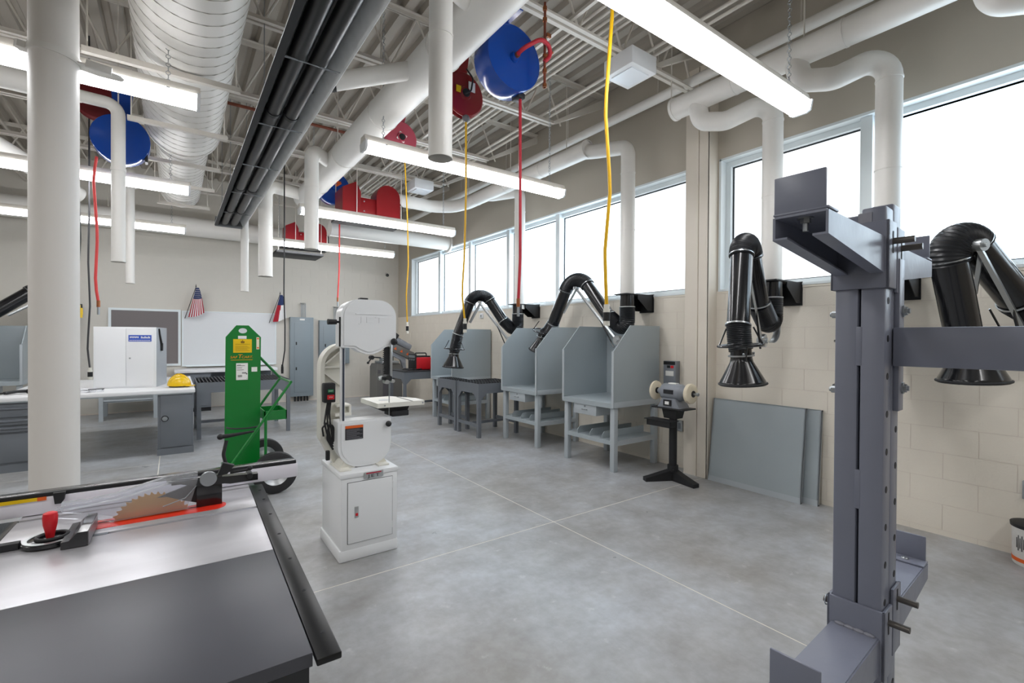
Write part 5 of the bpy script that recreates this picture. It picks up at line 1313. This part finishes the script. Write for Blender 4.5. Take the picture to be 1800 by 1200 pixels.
# rip fence
fb = MB().box(-1.35, .205, .655, .672, H + .003, H + .066, .003).build('fence_face', mat('fence_white', 'e9e6ef', .3, var=.01), t)
MB().box(-1.35, .200, .668, .735, H + .004, H + .078, .003).build('fence_body', BLK, t)
MB().box(-1.35, .198, .658, .672, H + .0665, H + .082, .002).build('top_track', BLKM, t)
MB().prism([(-1.35, H + .052), (-.70, H + .056), (-.70, H + .068), (-1.35, H + .068)], .6525, .656).build('yellow_sticker', YEL, t)
MB().box(-.70, -.675, .6525, .656, H + .055, H + .068).build('sticker_tip', ORANGE, t)
MB().prism([(-.655, H + .080), (-.62, H + .080), (-.624, H + .050), (-.632, H + .038), (-.650, H + .038)], .640, .656).build('guide_hook', BLKM, t)
# mitre gauge lies in the slot and lifts out
g = thing('mitre_gauge', 'black mitre gauge with red handle sitting on the table saw', 'mitre gauge', (-.055, 2.118, H), SR)
MB().box(-.395, -.13, -.011, .009, -.008, .001).build('guide_bar', GREYD, g)
MB().box(-.40, -.345, -.016, .012, .001, .022, .002).box(-.425, -.40, -.004, .004, .006, .012).build('stop_block', BLKM, g)
b = MB(); b.lathe([(.066, .002), (.070, .006), (.070, .014), (.064, .018), (.0, .018)], (-.275, 0, 0), 'Z', 36); b.build('head', BLK, g)
b = MB(); b.lathe([(.066, .018), (.066, .0192), (.054, .0195), (.054, .018)], (-.275, 0, 0), 'Z', 36, loop=True); b.build('scale_ring', ALU, g)
b = MB(); b.torus((-.27, 0, .022), .038, .006, 'Z', 28, 8); b.build('arc_groove', BLKM, g)
b = MB(); b.prism([(-.235, .002), (-.170, .002), (-.170, .048), (-.195, .048), (-.215, .026), (-.235, .024)], -.095, .095); b.build('face_plate', BLK, g)
MB().box(-.1705, -.1685, -.088, .088, .004, .045).build('face_strip', mat('machined_face', '8f8c90', .35, metal=.4), g)
b = MB(); b.lathe([(.010, .018), (.012, .032), (.018, .062), (.0195, .085), (.0175, .098), (.010, .102), (.0, .103)], (-.275, 0, 0), 'Z', 20); b.build('handle', REDB, g)

# ================================================================== STEEL STOCK RACK (right foreground)
# post corner nearest the camera A, e: along the arms (away), n: along the post's wide face
A = V((1.712, .487, 0)); e = V((.9986, .052, 0)); n = V((-.052, .9986, 0))
t = thing('stock_rack', 'tall grey steel cantilever rack with perforated post and bracket arms', 'rack', A + e * .08 + n * .064, math.atan2(.052, .9986))
# local frame: x along e, y along n, origin at the post centre on the floor; faces at x = -.08 / y = -.064
PT = 1.955
for (ya, yb, top) in ((-.064, -.003, PT + .015), (.003, .064, PT - .005)):
    MB().box(-.080, -.002, ya, yb, 0, top - .02, .006).build('post_tube', SLATE, t)
    MB().box(.002, .080, ya, yb, 0, top, .006).build('post_tube', SLATE, t)
MB().box(-.03, .03, -.05, .05, 0, PT - .06).build('post_core', BLKM, t)
b = MB()
for z in (.42, 1.03, 1.47): b.box(-.0806, -.070, -.008, .008, z, z + .12, .002)
b.build('weld_bridge', SLATE, t)
b = MB()
for x in (-.048, .052):
    z = .30 + (.057 if x > 0 else 0)
    while z < 1.9:
        b.lathe([(.0105, 0), (.0105, -.0012)], (x, -.0638, z), 'Y', 14); z += .114
b.build('peg_hole', INK, t)
MB().box(-.06, .06, -.24, .24, 0, .06, .004).build('base_shoe', SLATE, t)
MB().box(-.75, .75, -.05, .05, 0, .08, .004).build('base_beam', SLATE, t)
# horizontal beam towards the camera and its bolted end plate
MB().box(-.005, .045, -1.75, -.066, 1.470, 1.588, .004).build('cross_beam', SLATE, t)
MB().box(.015, .070, -.078, -.064, 1.33, 1.80, .002).build('end_plate', SLATE, t)
for z in (1.40, 1.64):
    b = MB(); b.sweep([(.055, -.064, z), (.055, -.090, z)], .013, 6); b.sweep([(.055, -.090, z), (.055, -.096, z)], .008, 8); b.sweep([(.055, -.078, z), (.055, -.083, z)], .018, 14); b.build('bolt', ZINC, t)
for z in (1.39, 1.63):
    b = MB(); b.sweep([(-.058, .064, z), (-.058, .078, z)], .011, 6).sweep([(-.058, .078, z), (-.058, .083, z)], .007, 8); b.build('bolt', ZINC, t)
MB().box(-.08, .08, -1.95, -1.75, 0, 1.7).build('far_post', SLATE, t)
def rack_arm(side, zt, hc, L=.455):
    """side -1: towards the room, +1: towards the wall; zt: level top of the arm"""
    s = side; x0 = .080 * s; W2 = .062
    c0, c1 = (zt - .155, zt + .045) if hc == 'top' else (zt - .125, zt + .080)
    col = MB()
    xa, xb = x0 + .010 * s, .006 * s
    col.box(x0, xa, -.074, .074, c0, c1, .002)
    for q in (-1, 1): col.box(xa, xb, q * .0655, q * .074, c0, c1, .002)
    arm_ = col.build('collar', SLATE, t)
    hr, ht = .105, .055
    xr, xt = xa, xa + L * s
    sk = lambda z0, z1: None
    b = MB()
    th = .006
    b.prism([(xr, zt), (xt, zt), (xt, zt - th), (xr, zt - th)], -W2 + .004, W2 - .004)
    for q in (-1, 1):
        b.prism([(xr, zt - .003), (xt, zt - .003), (xt, zt - ht), (xr, zt - hr)], q * W2, q * (W2 - th))
        b.prism([(xr, zt - hr), (xt, zt - ht), (xt, zt - ht - .005), (xr, zt - hr - .005)], q * W2, q * (W2 - .034))
    b.build('arm_channel', SLATE, t)
    p = MB(); p.box(xt - .008 * s, xt, -W2 + .006, W2 - .002, zt + .004, zt + .098, .003); p.box(xt - .07 * s, xt, -W2, W2, zt + .0005, zt + .007, .002); pl = p.build('stop_plate', SLATE, t)
    b = MB(); xx = xt - .038 * s
    b.sweep([(xx, 0, zt - .008), (xx, 0, zt - .020)], .012, 6).sweep([(xx, 0, zt - .02), (xx, 0, zt - .040)], .007, 8).sweep([(xx, 0, zt - .006), (xx, 0, zt - .009)], .018, 16).ball((xx, 0, zt + .007), .013, 1, 1, .5); b.build('carriage_bolt', ZINC, t)
    b = MB()
    for q in (-.6, -.2, .2, .6): b.ball((xr + .004 * s, W2 * q, zt + .002), .009, 1, 1.8, .6, 8, 5)
    b.build('weld_bead', SCUFF, t)
    px = .048 * s
    pz = zt - .015 if hc == 'top' else zt + .04
    b = MB(); b.sweep([(px, -.125, pz), (px, .095, pz)], .0095, 14); b.build('lock_pin', PIN, t)
    b = MB(); b.torus((px, .088, pz), .016, .002, 'Y', 14, 5); b.build('hitch_clip', ZINC, t)
    b = MB(); b.box(px - .005, px + .005, -.0752, -.0735, pz - .035, pz + .03).build('collar_slot', INK, t)
rack_arm(-1, 1.860, 'top'); rack_arm(1, 1.850, 'top'); rack_arm(-1, .660, 'low'); rack_arm(1, .700, 'low')
MB().box(-.083, -.079, -.03, .005, PT - .10, PT - .02).build('bare_patch', SCUFF, t)
